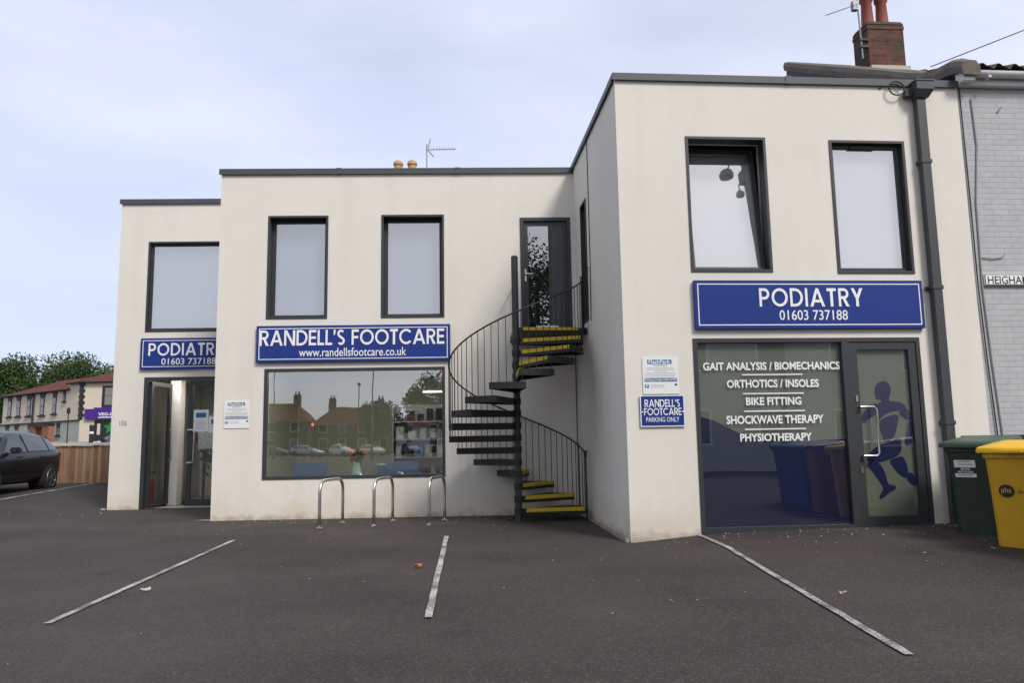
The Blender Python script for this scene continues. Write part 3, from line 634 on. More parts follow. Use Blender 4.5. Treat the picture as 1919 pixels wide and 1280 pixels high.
# left entrance
room(F2, -7.95, -5.3, TH, 4.2, .0, 2.75, 'roomw', 'roomfloor')
ent = MB(); ent.ring(-7.608, -5.446, -.02, 2.684, .075, -.014, .10, wb=.03, wt=.07, X=F2); ent.box((-5.95,-.01,.01),(-5.87,.10,2.614),F2)
ent = ent.build('entrance_frame', 'grey', clinic)
HX = F2 @ Matrix.Translation((-7.50, .06, 0)) @ Matrix.Rotation(R(83), 4, 'Z')     # left leaf hinged open inward
lf = MB().ring(0, .80, .05, 2.60, .085, -.03, .03, wb=.10, X=HX).build('door', 'grey', clinic)
MB().add([(.085,0,.15),(.715,0,.15),(.715,0,2.51),(.085,0,2.51)], [(0,1,2,3)], HX).build('pane', 'glass_door', lf)
MB().tube([(.75,-.03,.98),(.75,-.09,.98),(.75,-.09,1.62),(.75,-.03,1.62)], .014, 8, HX).build('handle', 'steel', lf, smooth=True)
MB().add([(-5.87,.05,.03),(-5.52,.05,.03),(-5.52,.05,2.614),(-5.87,.05,2.614)], [(0,1,2,3)], F2).build('pane', 'glass_door', ent)
rf = MB().ring(-6.70, -5.95, .05, 2.60, .09, .02, .08, wb=.13, X=F2).build('door', 'grey', clinic)
MB().add([(-6.61,.05,.18),(-6.04,.05,.18),(-6.04,.05,2.51),(-6.61,.05,2.51)], [(0,1,2,3)], F2).build('pane', 'glass_door', rf)
MB().tube([(-6.665,.02,1.585),(-6.665,-.05,1.585),(-6.575,-.05,1.585),(-6.54,-.05,1.55),(-6.54,-.05,.955),(-6.575,-.05,.92),(-6.665,-.05,.92),(-6.665,.02,.92)], .016, 10, F2).build('handle', 'steel', rf, smooth=True)
MB().box((-7.47, 1.0, .0), (-7.26, 1.3, 2.75), F2).build('pillar', 'roomw', clinic)
MB().box((-7.4, .5, 2.70), (-5.6, .8, 2.74), F2).build('ceiling_light_and_fill', 'downlight', clinic)
n106 = text(MB(), '106', -8.076, -7.925, 1.70, 1.805, -.001, F2, 0, .008).build('house_number', 'greyink', clinic)
def poster(s0, s1, z0, z1, label, y=.044):
    t = MB().box((s0, y-.002, z0), (s1, y, z1), F2).build('poster', 'paper', origin=F2 @ Vector(((s0+s1)/2, y, z0)))
    tag(t, label, 'poster', 'posters on the glass entrance door')
    k = MB(); 
    for i in range(6): k.box((s0+.05, y-.003, z0+.05+i*.032), (s1-.05-.02*(i % 3), y-.0021, z0+.058+i*.032), F2)
    k.build('print_line', 'greyink', t); MB().box((s0+.05, y-.004, z1-.16), (s1-.05, y-.0022, z1-.06), F2).build('picture', 'blueink', t)
poster(-6.595, -6.29, 1.55, 2.0, 'white poster with a blue picture taped to the glass entrance door')
poster(-6.28, -6.06, 1.53, 1.86, 'smaller pale poster beside the white one on the glass entrance door')
ex = thing('fire_extinguisher', 'red fire extinguisher on the floor inside the left entrance', 'fire extinguisher', F2 @ Vector((-7.72, .75, 0)))
MB().lathe([(.07,.12),(.085,.14),(.085,.55),(.06,.62),(.03,.65)], 14).build('cylinder', 'red', ex, local=True, smooth=True)
b = MB().tube([(0,0,.64),(0,0,.70),(.09,0,.72)], .014, 6); b.tube([(0,0,.68),(-.08,0,.6),(-.09,0,.3)], .012, 6); b.build('hose', 'rubber', ex, local=True)
def leaves(mb, c, rad, n, size, rng, flatz=1.0):
    for _ in range(n):
        v = Vector((rng.gauss(0,1), rng.gauss(0,1), rng.gauss(0,1))).normalized()*(rng.random()**.45)
        p = Vector(c)+Vector((v.x*rad[0], v.y*rad[1], v.z*rad[2]))
        a = Vector((rng.gauss(0,1), rng.gauss(0,1), rng.gauss(0,.7))).normalized(); bb = a.orthogonal().normalized()
        bb = Matrix.Rotation(rng.random()*6.28, 3, a) @ bb; cc = a.cross(bb); k = size*rng.uniform(.6,1.3)
        i = len(mb.v); mb.v += [p-bb*k*.5, p+cc*k*.28, p+bb*k*.5, p-cc*k*.28]; mb.f.append((i,i+1,i+2,i+3))
rg = random.Random(3)
pl = thing('potted_plant', 'leafy potted plant on the floor behind the closed entrance door', 'plant', F2 @ Vector((-6.2, .75, 0)))
MB().lathe([(.14,0),(.19,.32),(.19,.36),(.16,.36)], 14).build('pot', 'pot', pl, local=True)
b = MB(); leaves(b, (0,0,1.0), (.30,.3,.45), 240, .17, rg); b.tube([(0,0,.3),(.03,.02,1.0)], .015, 6); b.build('foliage', 'stem', pl, local=True)
pl = thing('potted_plant', 'trailing plant on a stand beside the white pillar inside the entrance', 'plant', F2 @ Vector((-6.82, 1.35, 0)))
MB().lathe([(.10,1.15),(.13,1.35),(.13,1.38)], 12).build('pot', 'pot', pl, local=True); MB().lathe([(.12,0),(.03,.05),(.03,1.1),(.12,1.15)], 10).build('stand', 'grey', pl, local=True)
b = MB(); leaves(b, (0,0,1.4), (.17,.17,.2), 110, .12, rg); leaves(b, (.05,0,1.0), (.10,.1,.4), 60, .1, rg); b.build('foliage', 'stem', pl, local=True)

# furniture seen through the shop window
def in0(s, y, z=0): return F0 @ Vector((s, y, z))
def chair(label, s, y, rz):
    t = thing('waiting_chair', label, 'chair', in0(s, y, .02), A0+rz, 'blue chairs inside the shop window')
    MB().box((-.30,-.27,.38),(.30,.27,.46)).build('seat', 'chair', t, local=True, bevel=.02)
    MB().box((-.30,-.33,.44),(.30,-.26,.90)).build('backrest', 'chair', t, local=True, bevel=.02)
    for a in (-.27,.27):
        for c in (-.24,.24): MB().tube([(a,c,0),(a,c,.39)], .013, 6).build('leg', 'chrome', t, local=True)
        MB().tube([(a*1.12,-.24,.45),(a*1.12,-.24,.66),(a*1.12,-.1,.70),(a*1.12,.2,.69),(a*1.12,.24,.45)], .012, 6).build('armrest', 'chrome', t, local=True)
chair('blue chair seen left of the flower vase through the shop window', -3.55, .75, 0)
chair('blue chair with a chrome arm at the right of the shop window', -1.95, .75, 0)
st = thing('side_table', 'low table inside the shop window carrying the flower vase', 'table', in0(-2.62, .55, .02))
MB().box((-.32,-.22,.60),(.32,.22,.64)).build('tabletop', 'roomw', st, local=True, bevel=.006)
for a in (-.27,.27):
    for c in (-.17,.17): MB().tube([(a,c,0),(a,c,.6)], .014, 6).build('leg', 'chrome', st, local=True)
fv = thing('flower_vase', 'pale green jug of orange flowers inside the shop window', 'vase', in0(-2.75, .5, .66))
MB().lathe([(.05,0),(.085,.05),(.085,.14),(.055,.22),(.065,.26)], 14).build('vase', 'vase', fv, local=True, smooth=True)
b = MB(); leaves(b, (0,0,.36), (.13,.13,.12), 90, .08, rg); b.build('stems', 'stem', fv, local=True)
b = MB()
for _ in range(16): leaves(b, (rg.uniform(-.19,.19), rg.uniform(-.12,.12), .42+rg.uniform(-.06,.1)), (.04,.04,.03), 18, .05, rg)
b.build('petals', 'petal', fv, local=True)
cn = thing('canister', 'blue lidded canister on the table beside the flower vase', 'canister', in0(-2.30, .5, .66))
MB().lathe([(.08,0),(.085,.2)], 14).build('body', 'chair', cn, local=True, smooth=True); MB().lathe([(.10,.2),(.10,.235)], 14).build('lid', 'vase', cn, local=True)
sh = thing('display_shelf', 'shelf unit of boxed goods against the back wall of the shop', 'shelf', in0(-1.72, 2.3, .02), A0)
b = MB()
for z in (.5,.93,1.28,1.63): b.box((-.58,-.15,z),(.62,.2,z+.025))
b.box((-.62,-.15,0),(-.58,.2,2.0)); b.box((-.62,.2,0),(.66,.22,2.0)); b.box((.62,-.15,0),(.66,.2,2.0)); b.build('shelf_board', 'greyink', sh, local=True)
for z in (.525,.955,1.305,1.655):
    x = -.54
    while x < .46:
        wv = rg.uniform(.10,.17); MB().box((x,-.12,z),(x+wv,.1,z+rg.uniform(.14,.26))).build('boxed_goods', ['room','greyink','blackink','blueink'][rg.randrange(4) if z < 1.5 else 2], sh, local=True); x += wv+rg.uniform(.04,.10)
tl = thing('ceiling_lamp', 'lit warm strip lamp glowing inside the shop window', 'lamp', in0(-1.65, 3.1, 2.30), A0)
MB().box((-.15,-.03,0),(1.0,.03,.03)).build('tube', 'lamp', tl, local=True); MB().box((-.15,-.05,.03),(1.0,.05,.06)).build('housing', 'offwhite', tl, local=True)

# downpipe with hopper
dp = MB(); dp.box((5.63,-.125,.02),(5.76,-.03,5.91), F1)
for z in (1.35, 3.15, 4.9): dp.box((5.615,-.135,z),(5.775,-.0,z+.055), F1); 
for z in (3.15,): dp.box((5.575,-.05,z+.01),(5.615,-.01,z+.045), F1)
dp = dp.build('downpipe', 'downpipe', clinic, bevel=.006)
hp = MB(); pr = [(5.595,-.21),(5.845,-.21),(5.845,-.05),(5.595,-.05)]; pb = [(5.62,-.15),(5.79,-.15),(5.79,-.05),(5.62,-.05)]
hp.add([(x,y,5.93) for x,y in pr]+[(x,y,5.83) for x,y in pb]+[(x,y,6.045) for x,y in pr], [(0,1,5,4),(1,2,6,5),(2,3,7,6),(3,0,4,7),(7,6,5,4),(8,9,1,0),(9,10,2,1),(10,11,3,2),(11,8,0,3),(11,10,9,8)], F1)
hp.box((5.585,-.22,6.045),(5.855,-.045,6.065), F1); hp.box((5.50,-.10,5.87),(5.60,-.02,5.96), F1)
hp.build('hopper_head', 'downpipe', dp)
lp = MB().tube([(5.39+.11*math.cos(a*.35), -.06-.004*a/9, 5.99+.10*math.sin(a*.35)) for a in range(0,36)], .008, 5, F1)
lp.tube([(5.16,-.008,6.02),(5.19,-.01,6.0),(5.205,-.01,6.03)], .006, 5, F1)
tag(lp.build('cable_loop', 'cable', origin=F1 @ Vector((5.39,-.02,5.9))), 'coiled black cable loop hanging beside the rainwater hopper', 'cable')

# ------------------------------------------------------------------ signs
def sign(label, X, s0, s1, z0, z1, draw, th=.05, border=.045, bw=.013, name='shop_sign', group=None):
    t = MB().box((s0,-.012-th,z0),(s1,-.012,z1),X).build(name, 'navy', origin=X @ Vector(((s0+s1)/2,-.03,z0)), bevel=.005)
    tag(t, label, 'sign', group)
    y = -.012-th
    b = MB().ring(s0+border, s1-border, z0+border, z1-border, bw, y-.003, y+.001, X=X); b.build('border', 'white', t)
    for fn in draw:
        l = MB(); fn(l, y-.001, X); l.build('lettering', 'white', t)
    MB().box((s0+.1,-.012,z0+.1),(s1-.1,.0,z1-.1),X).build('mounting_rail', 'navyedge', t)
    return t
sign('long navy sign reading RANDELL\'S FOOTCARE above the large shop window', F0, -4.386, -1.070, 2.645, 3.277,
     [lambda l, y, X: letters(l, "RANDELL'S FOOTCARE", -4.325, -1.171, 2.930, 3.197, y, X, .007, .10), lambda l, y, X: text(l, 'www.randellsfootcare.co.uk', -3.655, -1.826, 2.737, 2.885, y, X, .004)])
sign('navy sign reading PODIATRY above the shopfront with the runner door', F1, 2.386, 5.517, 2.634, 3.279,
     [lambda l, y, X: letters(l, "PODIATRY", 3.256, 4.673, 2.926, 3.171, y, X, .007, .15), lambda l, y, X: text(l, '01603 737188', 3.518, 4.448, 2.747, 2.880, y, X, .004)])
sign('navy sign reading PODIATRY above the left entrance, half hidden by the wall', F2, -7.693, -5.35, 2.846, 3.492,
     [lambda l, y, X: letters(l, "PODIATRY", -7.526, -5.97, 3.125, 3.385, y, X, .007, .15), lambda l, y, X: text(l, '01603 737188', -7.254, -6.14, 2.935, 3.07, y, X, .004)])
def notice(label, X, s0, s1, z0, z1):
    w_, h_2 = s1-s0, z1-z0
    t = MB().box((s0,-.012,z0),(s1,-.004,z1),X).build('parking_notice', 'offwhite', origin=X @ Vector(((s0+s1)/2,-.01,z0))); tag(t, label, 'sign', 'white parking notices')
    y = -.0125; f = lambda u0, u1, v0, v1: (s0+u0*w_, s0+u1*w_, z0+v0*h_2, z0+v1*h_2)
    def bx(mb, u0, u1, v0, v1, yy): a = f(u0,u1,v0,v1); mb.box((a[0],yy-.001,a[2]),(a[1],yy,a[3]),X)
    k = MB(); bx(k, .14,.82,.83,.95,y); bx(k, .05,.95,.34,.44,y); bx(k, .05,.16,.17,.27,y); k.build('blue_band', 'blueink', t)
    for tt, bb_ in (('FlashPark', f(.18,.78,.845,.94)), ('Parking charge notice £100', f(.07,.93,.355,.425)), ('P', f(.08,.13,.18,.26))): text(MB(), tt, *bb_, y-.0012, X, .015, .001).build('lettering', 'white', t)
    k = MB(); text(k, 'WARNING', *f(.30,.68,.765,.81), y, X, .02, .001)
    for i, (a, c) in enumerate([(.12,.88),(.10,.90),(.32,.68),(.08,.92),(.06,.94),(.06,.90),(.20,.80)]): bx(k, a, c, .715-i*.047, .727-i*.047, y)
    for i in range(3): bx(k, .22, .6, .25-i*.035, .258-i*.035, y)
    k.build('print_line', 'greyink', t)
    k = MB(); bx(k, .88,.95,.23,.28,y); k.build('mark', 'blackink', t)
notice('white parking notice alone on the wall left of the large window', F0, -4.911, -4.481, 1.534, 1.995)
notice('white parking notice directly above the small navy parking sign', F1, 1.675, 2.145, 1.80, 2.266)
pk = [lambda l, y, X: letters(l, "RANDELL'S", 1.682, 2.143, 1.633, 1.729, y, X, .002, .09), lambda l, y, X: letters(l, "FOOTCARE", 1.671, 2.159, 1.528, 1.620, y, X, .002, .09),
    lambda l, y, X: text(l, 'PARKING ONLY', 1.695, 2.126, 1.443, 1.504, y, X, .0, .002), lambda l, y, X: l.box((1.641,y-.002,1.565),(1.658,y,1.582),X), lambda l, y, X: l.box((2.170,y-.002,1.565),(2.187,y,1.582),X)]
sign('small navy sign reading PARKING ONLY beside the shopfront', F1, 1.623, 2.201, 1.382, 1.784, pk, .012, .0, .012)

# ------------------------------------------------------------------ spiral staircase
PX, PY = .06, 12.31; RAD = 1.07; RISE = .190; GZ = ground_z(PX, PY)
stair = thing('spiral_staircase', 'black steel spiral staircase with yellow nosings rising to the upper door', 'staircase', (PX, PY, 0))
MB().lathe([(.055,GZ-.02),(.055,4.20),(.03,4.22)], 18).build('pole', 'stairgrey', stair, local=True, smooth=True)
MB().lathe([(.12,GZ-.01),(.12,GZ+.012)], 18).build('base_plate', 'stairgrey', stair, local=True)
TH0, DT = 8.0, 24.0
def pol(r, a, z): return (r*math.cos(R(a)), r*math.sin(R(a)), z)
railh = .85
def rail_z(a): return ((a-TH0)/DT+1)*RISE+railh
NOS = {}
for k in range(1, 16):
    a0 = TH0+DT*(k-1); a1 = a0+DT+5; z = k*RISE
    n = 7; top = [pol(.05, a0-14, z), pol(RAD, a0, z)]+[pol(RAD, a0+(a1-a0)*i/n, z) for i in range(1, n+1)]+[pol(.05, a1+14, z)]
    m = len(top); t_ = .012
    mb = MB(); mb.add(top+[(p[0],p[1],z-t_) for p in top], [tuple(range(m)), tuple(range(2*m-1,m-1,-1))]+[(i, m+i, m+(i+1)%m, (i+1)%m) for i in range(m)])
    # folded front lip, back lip and outer lip
    for A, rr in ((a0, 1), (a1, 1)):
        c, s_ = math.cos(R(A)), math.sin(R(A)); nx_, ny_ = -s_*.006, c*.006; lip = .098
        p0 = Vector((.05*c, .05*s_, z)); p1 = Vector((RAD*c, RAD*s_, z)); o = Vector((nx_, ny_, 0))
        vs = [p0-o, p1-o, p1+o, p0+o]; mb.add([(v.x,v.y,z-.001) for v in vs]+[(v.x,v.y,z-lip) for v in vs], [(0,1,2,3),(7,6,5,4),(0,4,5,1),(1,5,6,2),(2,6,7,3),(3,7,4,0)])
    for i in range(n):
        b0, b1 = a0+(a1-a0)*i/n, a0+(a1-a0)*(i+1)/n
        q4 = [pol(RAD+.003,b0,z+.001), pol(RAD+.003,b1,z+.001), pol(RAD+.003,b1,z-.098), pol(RAD+.003,b0,z-.098)]
        mb.add(q4+[(p[0]*.99,p[1]*.99,p[2]) for p in q4], [(3,2,1,0),(4,5,6,7),(0,1,5,4),(2,3,7,6)])
    mb.tube([(0,0,z-.085),(0,0,z+.015)], .068, 14)
    st_ = mb.build('step', 'stair', stair, local=True, flip=True)
    c, s_ = math.cos(R(a0)), math.sin(R(a0)); nb = MB()
    fwd = Vector((-s_, c, 0)); rad_ = Vector((c, s_, 0))
    p0 = rad_*.12; p1 = rad_*(RAD-.02)
    for (u0, u1, zz0, zz1) in ((-.011, .05, z+.001, z+.006), (-.011, -.0075, z-.05, z+.001)):
        vs = [p0+fwd*u0, p1+fwd*u0, p1+fwd*u1, p0+fwd*u1]
        nb.add([(v.x,v.y,zz0) for v in vs]+[(v.x,v.y,zz1) for v in vs], [(3,2,1,0),(4,5,6,7),(0,1,5,4),(1,2,6,5),(2,3,7,6),(3,0,4,7)])
    nb.build('nosing', 'yellow', st_, local=True)
# landing
LZ = 16*RISE
c, s_ = math.cos(R(TH0)), math.sin(R(TH0))
inv = Matrix.Translation((-PX,-PY,0)); wl_ = inv @ (F0 @ Vector((.0,-.01,0))); wrr = inv @ (F0 @ Vector((1.10,-.01,0)))
sd = inv @ (F3 @ Vector((-2.45, -.02, 0)))
lp_ = [(.03,-.02), (RAD*c+.02,RAD*s_), (sd.x, sd.y+.02), (wrr.x, wrr.y), (wl_.x-.03, wl_.y), (-.03,.05)]
mb = MB(); m = len(lp_); mb.add([(x,y,LZ) for x,y in lp_]+[(x,y,LZ-.10) for x,y in lp_], [tuple(range(m)), tuple(range(2*m-1,m-1,-1))]+[(i, m+i, m+(i+1)%m, (i+1)%m) for i in range(m)])
land = mb.build('landing', 'stair', stair, local=True, flip=True)
nb = MB(); fwd = Vector((-s_, c, 0)); rad_ = Vector((c, s_, 0)); p0 = rad_*.12-fwd*.004; p1 = rad_*(RAD-.04)-fwd*.004
for (u0, u1, zz0, zz1) in ((-.011, .05, LZ+.001, LZ+.006), (-.011, -.0, LZ-.045, LZ+.001)):
    vs = [p0+fwd*u0-Vector((0,.015,0)), p1+fwd*u0-Vector((0,.015,0)), p1+fwd*u1, p0+fwd*u1]
    nb.add([(v.x,v.y,zz0) for v in vs]+[(v.x,v.y,zz1) for v in vs], [(3,2,1,0),(4,5,6,7),(0,1,5,4),(1,2,6,5),(2,3,7,6),(3,0,4,7)])
nb.build('nosing', 'yellow', land, local=True)
# handrail and balusters
aend = TH0+DT*15
MB().tube([pol(RAD, a, rail_z(a)) for a in np.linspace(TH0-1, aend-3, 120)], .013, 8).build('handrail', 'stair', stair, local=True, smooth='all')
for k in range(1, 16):
    a0 = TH0+DT*(k-1)
    for i in range(4):
        a = a0+2+6*i
        zb = k*RISE-.07 if i else max(GZ, (k-1)*RISE-.07)
        MB().tube([pol(RAD+.0, a, zb), pol(RAD+.0, a, rail_z(a))], .0065, 6).build('baluster', 'stair', stair, local=True)
MB().tube([pol(RAD+.01,TH0-1,GZ), pol(RAD+.01,TH0-1,rail_z(TH0)+.0)], .013, 8).build('newel_post', 'stair', stair, local=True)
MB().tube([pol(RAD+.01,TH0-1,rail_z(TH0)-.07), pol(RAD+.01,TH0-1,rail_z(TH0)+.03)], .022, 8).build('rail_cap', 'stair', stair, local=True)
MB().tube([pol(RAD+.03,aend-2,LZ-.1), pol(RAD+.03,aend-2,LZ+.83)], .022, 8).build('newel_post', 'stair', stair, local=True)
for i in range(5):
    t_ = i/4; x = -.02; y = .12+t_*(wl_.y-.2)
    MB().tube([(x,y,LZ),(x,y,LZ+.9)], .0065, 6).build('baluster', 'stair', stair, local=True)
MB().tube([(-.02,.06,LZ+.9),(-.02,wl_.y-.02,LZ+.9)], .013, 8).build('landing_rail', 'stair', stair, local=True)

# ------------------------------------------------------------------ cycle stands
def stand_mesh():
    h_, hw, r = .70, .40, .17
    p = [(0,-hw,-.05)]+[(0,-hw,z) for z in (.2,.4)]+[(0,-hw+r-r*math.cos(a), h_-r+r*math.sin(a)) for a in np.linspace(0, math.pi/2, 9)]
    p += [(0,-y,z) for x,y,z in p[::-1]]
    return MB().tube(p, .024, 12)
ST = [((-2.889,11.698),(-2.707,12.518),'leftmost of the three steel hoop stands, below the flower vase'),
      ((-2.123,11.798),(-1.932,12.727),'middle of the three steel hoop stands in front of the window'),
      ((-1.302,11.818),(-1.106,12.76),'steel hoop stand nearest the spiral staircase, right end of the row')]
proto = None
for (a, b_, lab) in ST:
    cx, cy = (a[0]+b_[0])/2, (a[1]+b_[1])/2; rz = math.atan2(b_[1]-a[1], b_[0]-a[0])-math.pi/2
    if proto is None:
        proto = thing('bicycle_stand', lab, 'bicycle stand', (cx,cy,ground_z(cx,cy)), rz, 'steel bicycle stands in front of the window')
        stand_mesh().build('hoop', 'steel', proto, local=True, smooth='all')
        for s_ in (-.40,.40): MB().lathe([(.045,0.004),(.045,.012),(.03,.018)], 14, Matrix.Translation((0,s_,.004))).build('foot_collar', 'steel', proto, local=True)
    else: copy_thing(proto, (cx,cy,ground_z(cx,cy)), rz, lab)

# ------------------------------------------------------------------ wheelie bins
def bin_(label, loc, rz, body, lid, extra=None, group='wheelie bins by the wall'):
    t = thing('wheelie_bin', label, 'wheelie bin', loc, rz, group)
    lv = [(.015,.255,-.225,.23),(.30,.262,-.25,.26),(.62,.272,-.275,.30),(.93,.285,-.31,.345),(.935,.305,-.33,.365),(.985,.305,-.33,.365)]
    mb = MB(); c_ = .045
    for z, hx, y0, y1 in lv:
        mb.v += [Vector(p) for p in ((-hx+c_,y0,z),(hx-c_,y0,z),(hx,y0+c_,z),(hx,y1-c_,z),(hx-c_,y1,z),(-hx+c_,y1,z),(-hx,y1-c_,z),(-hx,y0+c_,z))]
    for i in range(len(lv)-1):
        for k in range(8): mb.f.append((i*8+k, i*8+(k+1)%8, (i+1)*8+(k+1)%8, (i+1)*8+k))
    mb.f.append(tuple(range(7,-1,-1))); mb.f.append(tuple(40+k for k in range(8)))
    mb.box((-.16,.20,.04),(.16,.235,.5)); mb.v = [Vector((v.x, v.y, v.z*1.05)) for v in mb.v]
    mb.build('body', body, t, local=True, bevel=.006, smooth=True)
    ml = MB(); pts = [(-.33,-.37),(.33,-.37),(.345,-.34),(.345,.34),(.30,.40),(-.30,.40),(-.345,.34),(-.345,-.34)]
    def zt(y): return 1.03+.055*smooth01((y+.37)/.6)
    n = 8
    for f_, dz in ((1.0,-.045),(1.0,0),(.93,.022),(.55,.03)):
        ml.v += [Vector((x*f_, y*f_, zt(y)+dz)) for x, y in pts]
    for i in range(3):
        for k in range(8): ml.f.append((i*8+k, i*8+(k+1)%8, (i+1)*8+(k+1)%8, (i+1)*8+k))
    ml.f.append(tuple(range(7,-1,-1))); ml.f.append(tuple(24+k for k in range(8)))
    ml.box((-.12,-.40,.985),(.12,-.36,1.02)); ml.v = [Vector((v.x, v.y, v.z*1.05)) for v in ml.v]
    ml.build('lid', lid, t, local=True, bevel=.008, smooth=True)
    MB().tube([(-.27,.44,1.08),(.27,.44,1.08)], .017, 8).build('handle', body, t, local=True)
    for x in (-.27,-.1,.1,.27): MB().box((x-.015,.36,1.03),(x+.015,.455,1.095)).build('hinge', body, t, local=True)
    for x in (-.27,.22): MB().tube([(x,.26,.10),(x+.05,.26,.10)], .10, 18).build('wheel', 'rubber', t, local=True)
    if extra: extra(t)
    return t
def front(z):  # front face y at height z
    return float(np.interp(z, [.05,.30,.62,.93], [-.225,-.25,-.275,-.31]))
def fx(z0, z1): # frame lying on the sloping front face
    a = math.atan2(front(z1)-front(z0), z1-z0)
    return Matrix.Translation((0, front(z0)-.004, z0)) @ Matrix.Rotation(-a, 4, 'X')
def green_extra(t):
    X = fx(.62,.93)
    s = MB().box((-.20,-.002,.07),(.03,.0,.27),X).build('sticker', 'offwhite', t, local=True)
    MB().box((-.20,-.004,.115),(.03,-.0025,.185),X).build('black_band', 'blackink', s, local=True)
    for tt, a, c_, z in (('MIXED', -.13, -.03, .155), ('RECYCLING', -.165, .0, .122)): text(MB(), tt, a, c_, z, z+.023, -.0045, X, .02, .001).build('lettering', 'white', s, local=True)
    k = MB()
    for z, a, c_ in ((.245,-.16,-.02),(.215,-.15,.0),(.09,-.17,-.01)): k.box((a,-.0035,z),(c_,-.0022,z+.012),X)
    k.build('print_line', 'greyink', s, local=True)
def yellow_extra(t):
    X = fx(.30,.62)
    MB().prism([(-.10+.075*math.cos(a), .335+.068*math.sin(a)) for a in np.linspace(0, 2*math.pi, 28)[:-1]], -.004, -.001, X).build('badge', 'blackink', t, local=True)
    k = MB(); text(k, 'phs', -.148, -.055, .30, .372, -.0045, X, .0, .001); k.build('badge_lettering', 'ylid', t, local=True)
    k = MB(); text(k, 'Group', .005, .135, .305, .352, -.003, X, .0, .001); k.build('lettering', 'blackink', t, local=True)
BR = R(-50)
gb = (5.57, 9.38); bin_('dark green wheelie bin with a black and white sticker beside the downpipe', (*gb, ground_z(*gb)-.04), BR, 'green', 'greenlid', green_extra)
yb = (5.53, 8.56); bin_('bright yellow wheelie bin standing in front of the green one', (*yb, ground_z(*yb)-.04), BR, 'ybin', 'ylid', yellow_extra)
for i, (x, y, lab, bm_, r_) in enumerate([(5.62,7.72,'brown wheelie bin next to the yellow one, reflected in the shopfront', 'orangebin', -75), (5.80,6.98,'blue wheelie bin next to the brown one, reflected in the shopfront', 'bluebin', -80), (5.95,6.4,'middle one of three blue wheelie bins reflected in the shopfront', 'bluebin', -80), (6.15,5.7,'blue wheelie bin farthest from the brown one, reflected in the shopfront', 'bluebin', -82)]):
    bin_(lab, (x,y,ground_z(x,y)-.02), R(r_), bm_, bm_ if i else 'blackbin')
bb = thing('large_bin', 'long low black bin against the wall behind the green and yellow bins', 'bin', F1 @ Vector((6.75, -.42, .12)), A1)
b = MB(); b.add([(-.80,-.30,.15),(.62,-.30,.15),(.62,.28,.15),(-.80,.28,.15),(-.88,-.36,1.02),(.70,-.36,1.02),(.70,.32,1.02),(-.88,.32,1.02)], [(3,2,1,0),(4,5,6,7),(0,1,5,4),(1,2,6,5),(2,3,7,6),(3,0,4,7)]); b.build('body', 'blackbin', bb, local=True, bevel=.02)
MB().box((-.91,-.39,1.02),(.73,.35,1.085)).build('lid', 'blackbin', bb, local=True, bevel=.015)
for x in (-.7,.5):
    for y in (-.22,.2): MB().tube([(x-.03,y,.08),(x+.03,y,.08)], .08, 12).build('wheel', 'rubber', bb, local=True)

# ------------------------------------------------------------------ neighbouring brick house (right)
hs = thing('terraced_house', 'grey painted brick terraced house with brown tiled roof at the right edge', 'house', F1 @ Vector((6.322, .02, 0)), A1)
MB().box((.0,0,-.4),(7.0,.3,6.10)).build('wall', 'brickgrey', hs, local=True)
b = MB(); b.prism([(.3,-.4),(9.9,-.4),(9.9,6.0),(5.1,8.2),(.3,6.0)], 0, .25, Matrix.Rotation(math.pi/2, 4, 'Z') @ Matrix.Translation((0,-.26,0))); b.build('gable_wall', 'brickred', hs, local=True)
# pantile roof, two slopes with corrugation
def pantiles(x0, x1, ya, za, yb_, zb, pitch=.24, amp=.035, rows=12):
    mb = MB(); nx = int((x1-x0)/pitch*8)
    for j in range(rows+1):
        for e in (0, 1):
            t = (j+e*.97)/(rows+1); 
            for i in range(nx+1):
                x = x0+(x1-x0)*i/nx; ph = 2*math.pi*x/pitch
                mb.v.append(Vector((x, ya+(yb_-ya)*t, za+(zb-za)*t+amp*math.sin(ph)+amp*.4*math.sin(2*ph)+(.03 if e == 0 else 0))))
    r_ = 2*(rows+1)
    mb.f = [(j*(nx+1)+i, j*(nx+1)+i+1, (j+1)*(nx+1)+i+1, (j+1)*(nx+1)+i) for j in range(r_-1) for i in range(nx)]
    return mb
rf = pantiles(.12, 7.0, -.20, 6.27, 5.1, 8.55); rf.build('roof', 'tile', hs, local=True)
rf = pantiles(.12, 7.0, 10.4, 6.27, 5.1, 8.55); rf.build('roof', 'tile', hs, local=True)
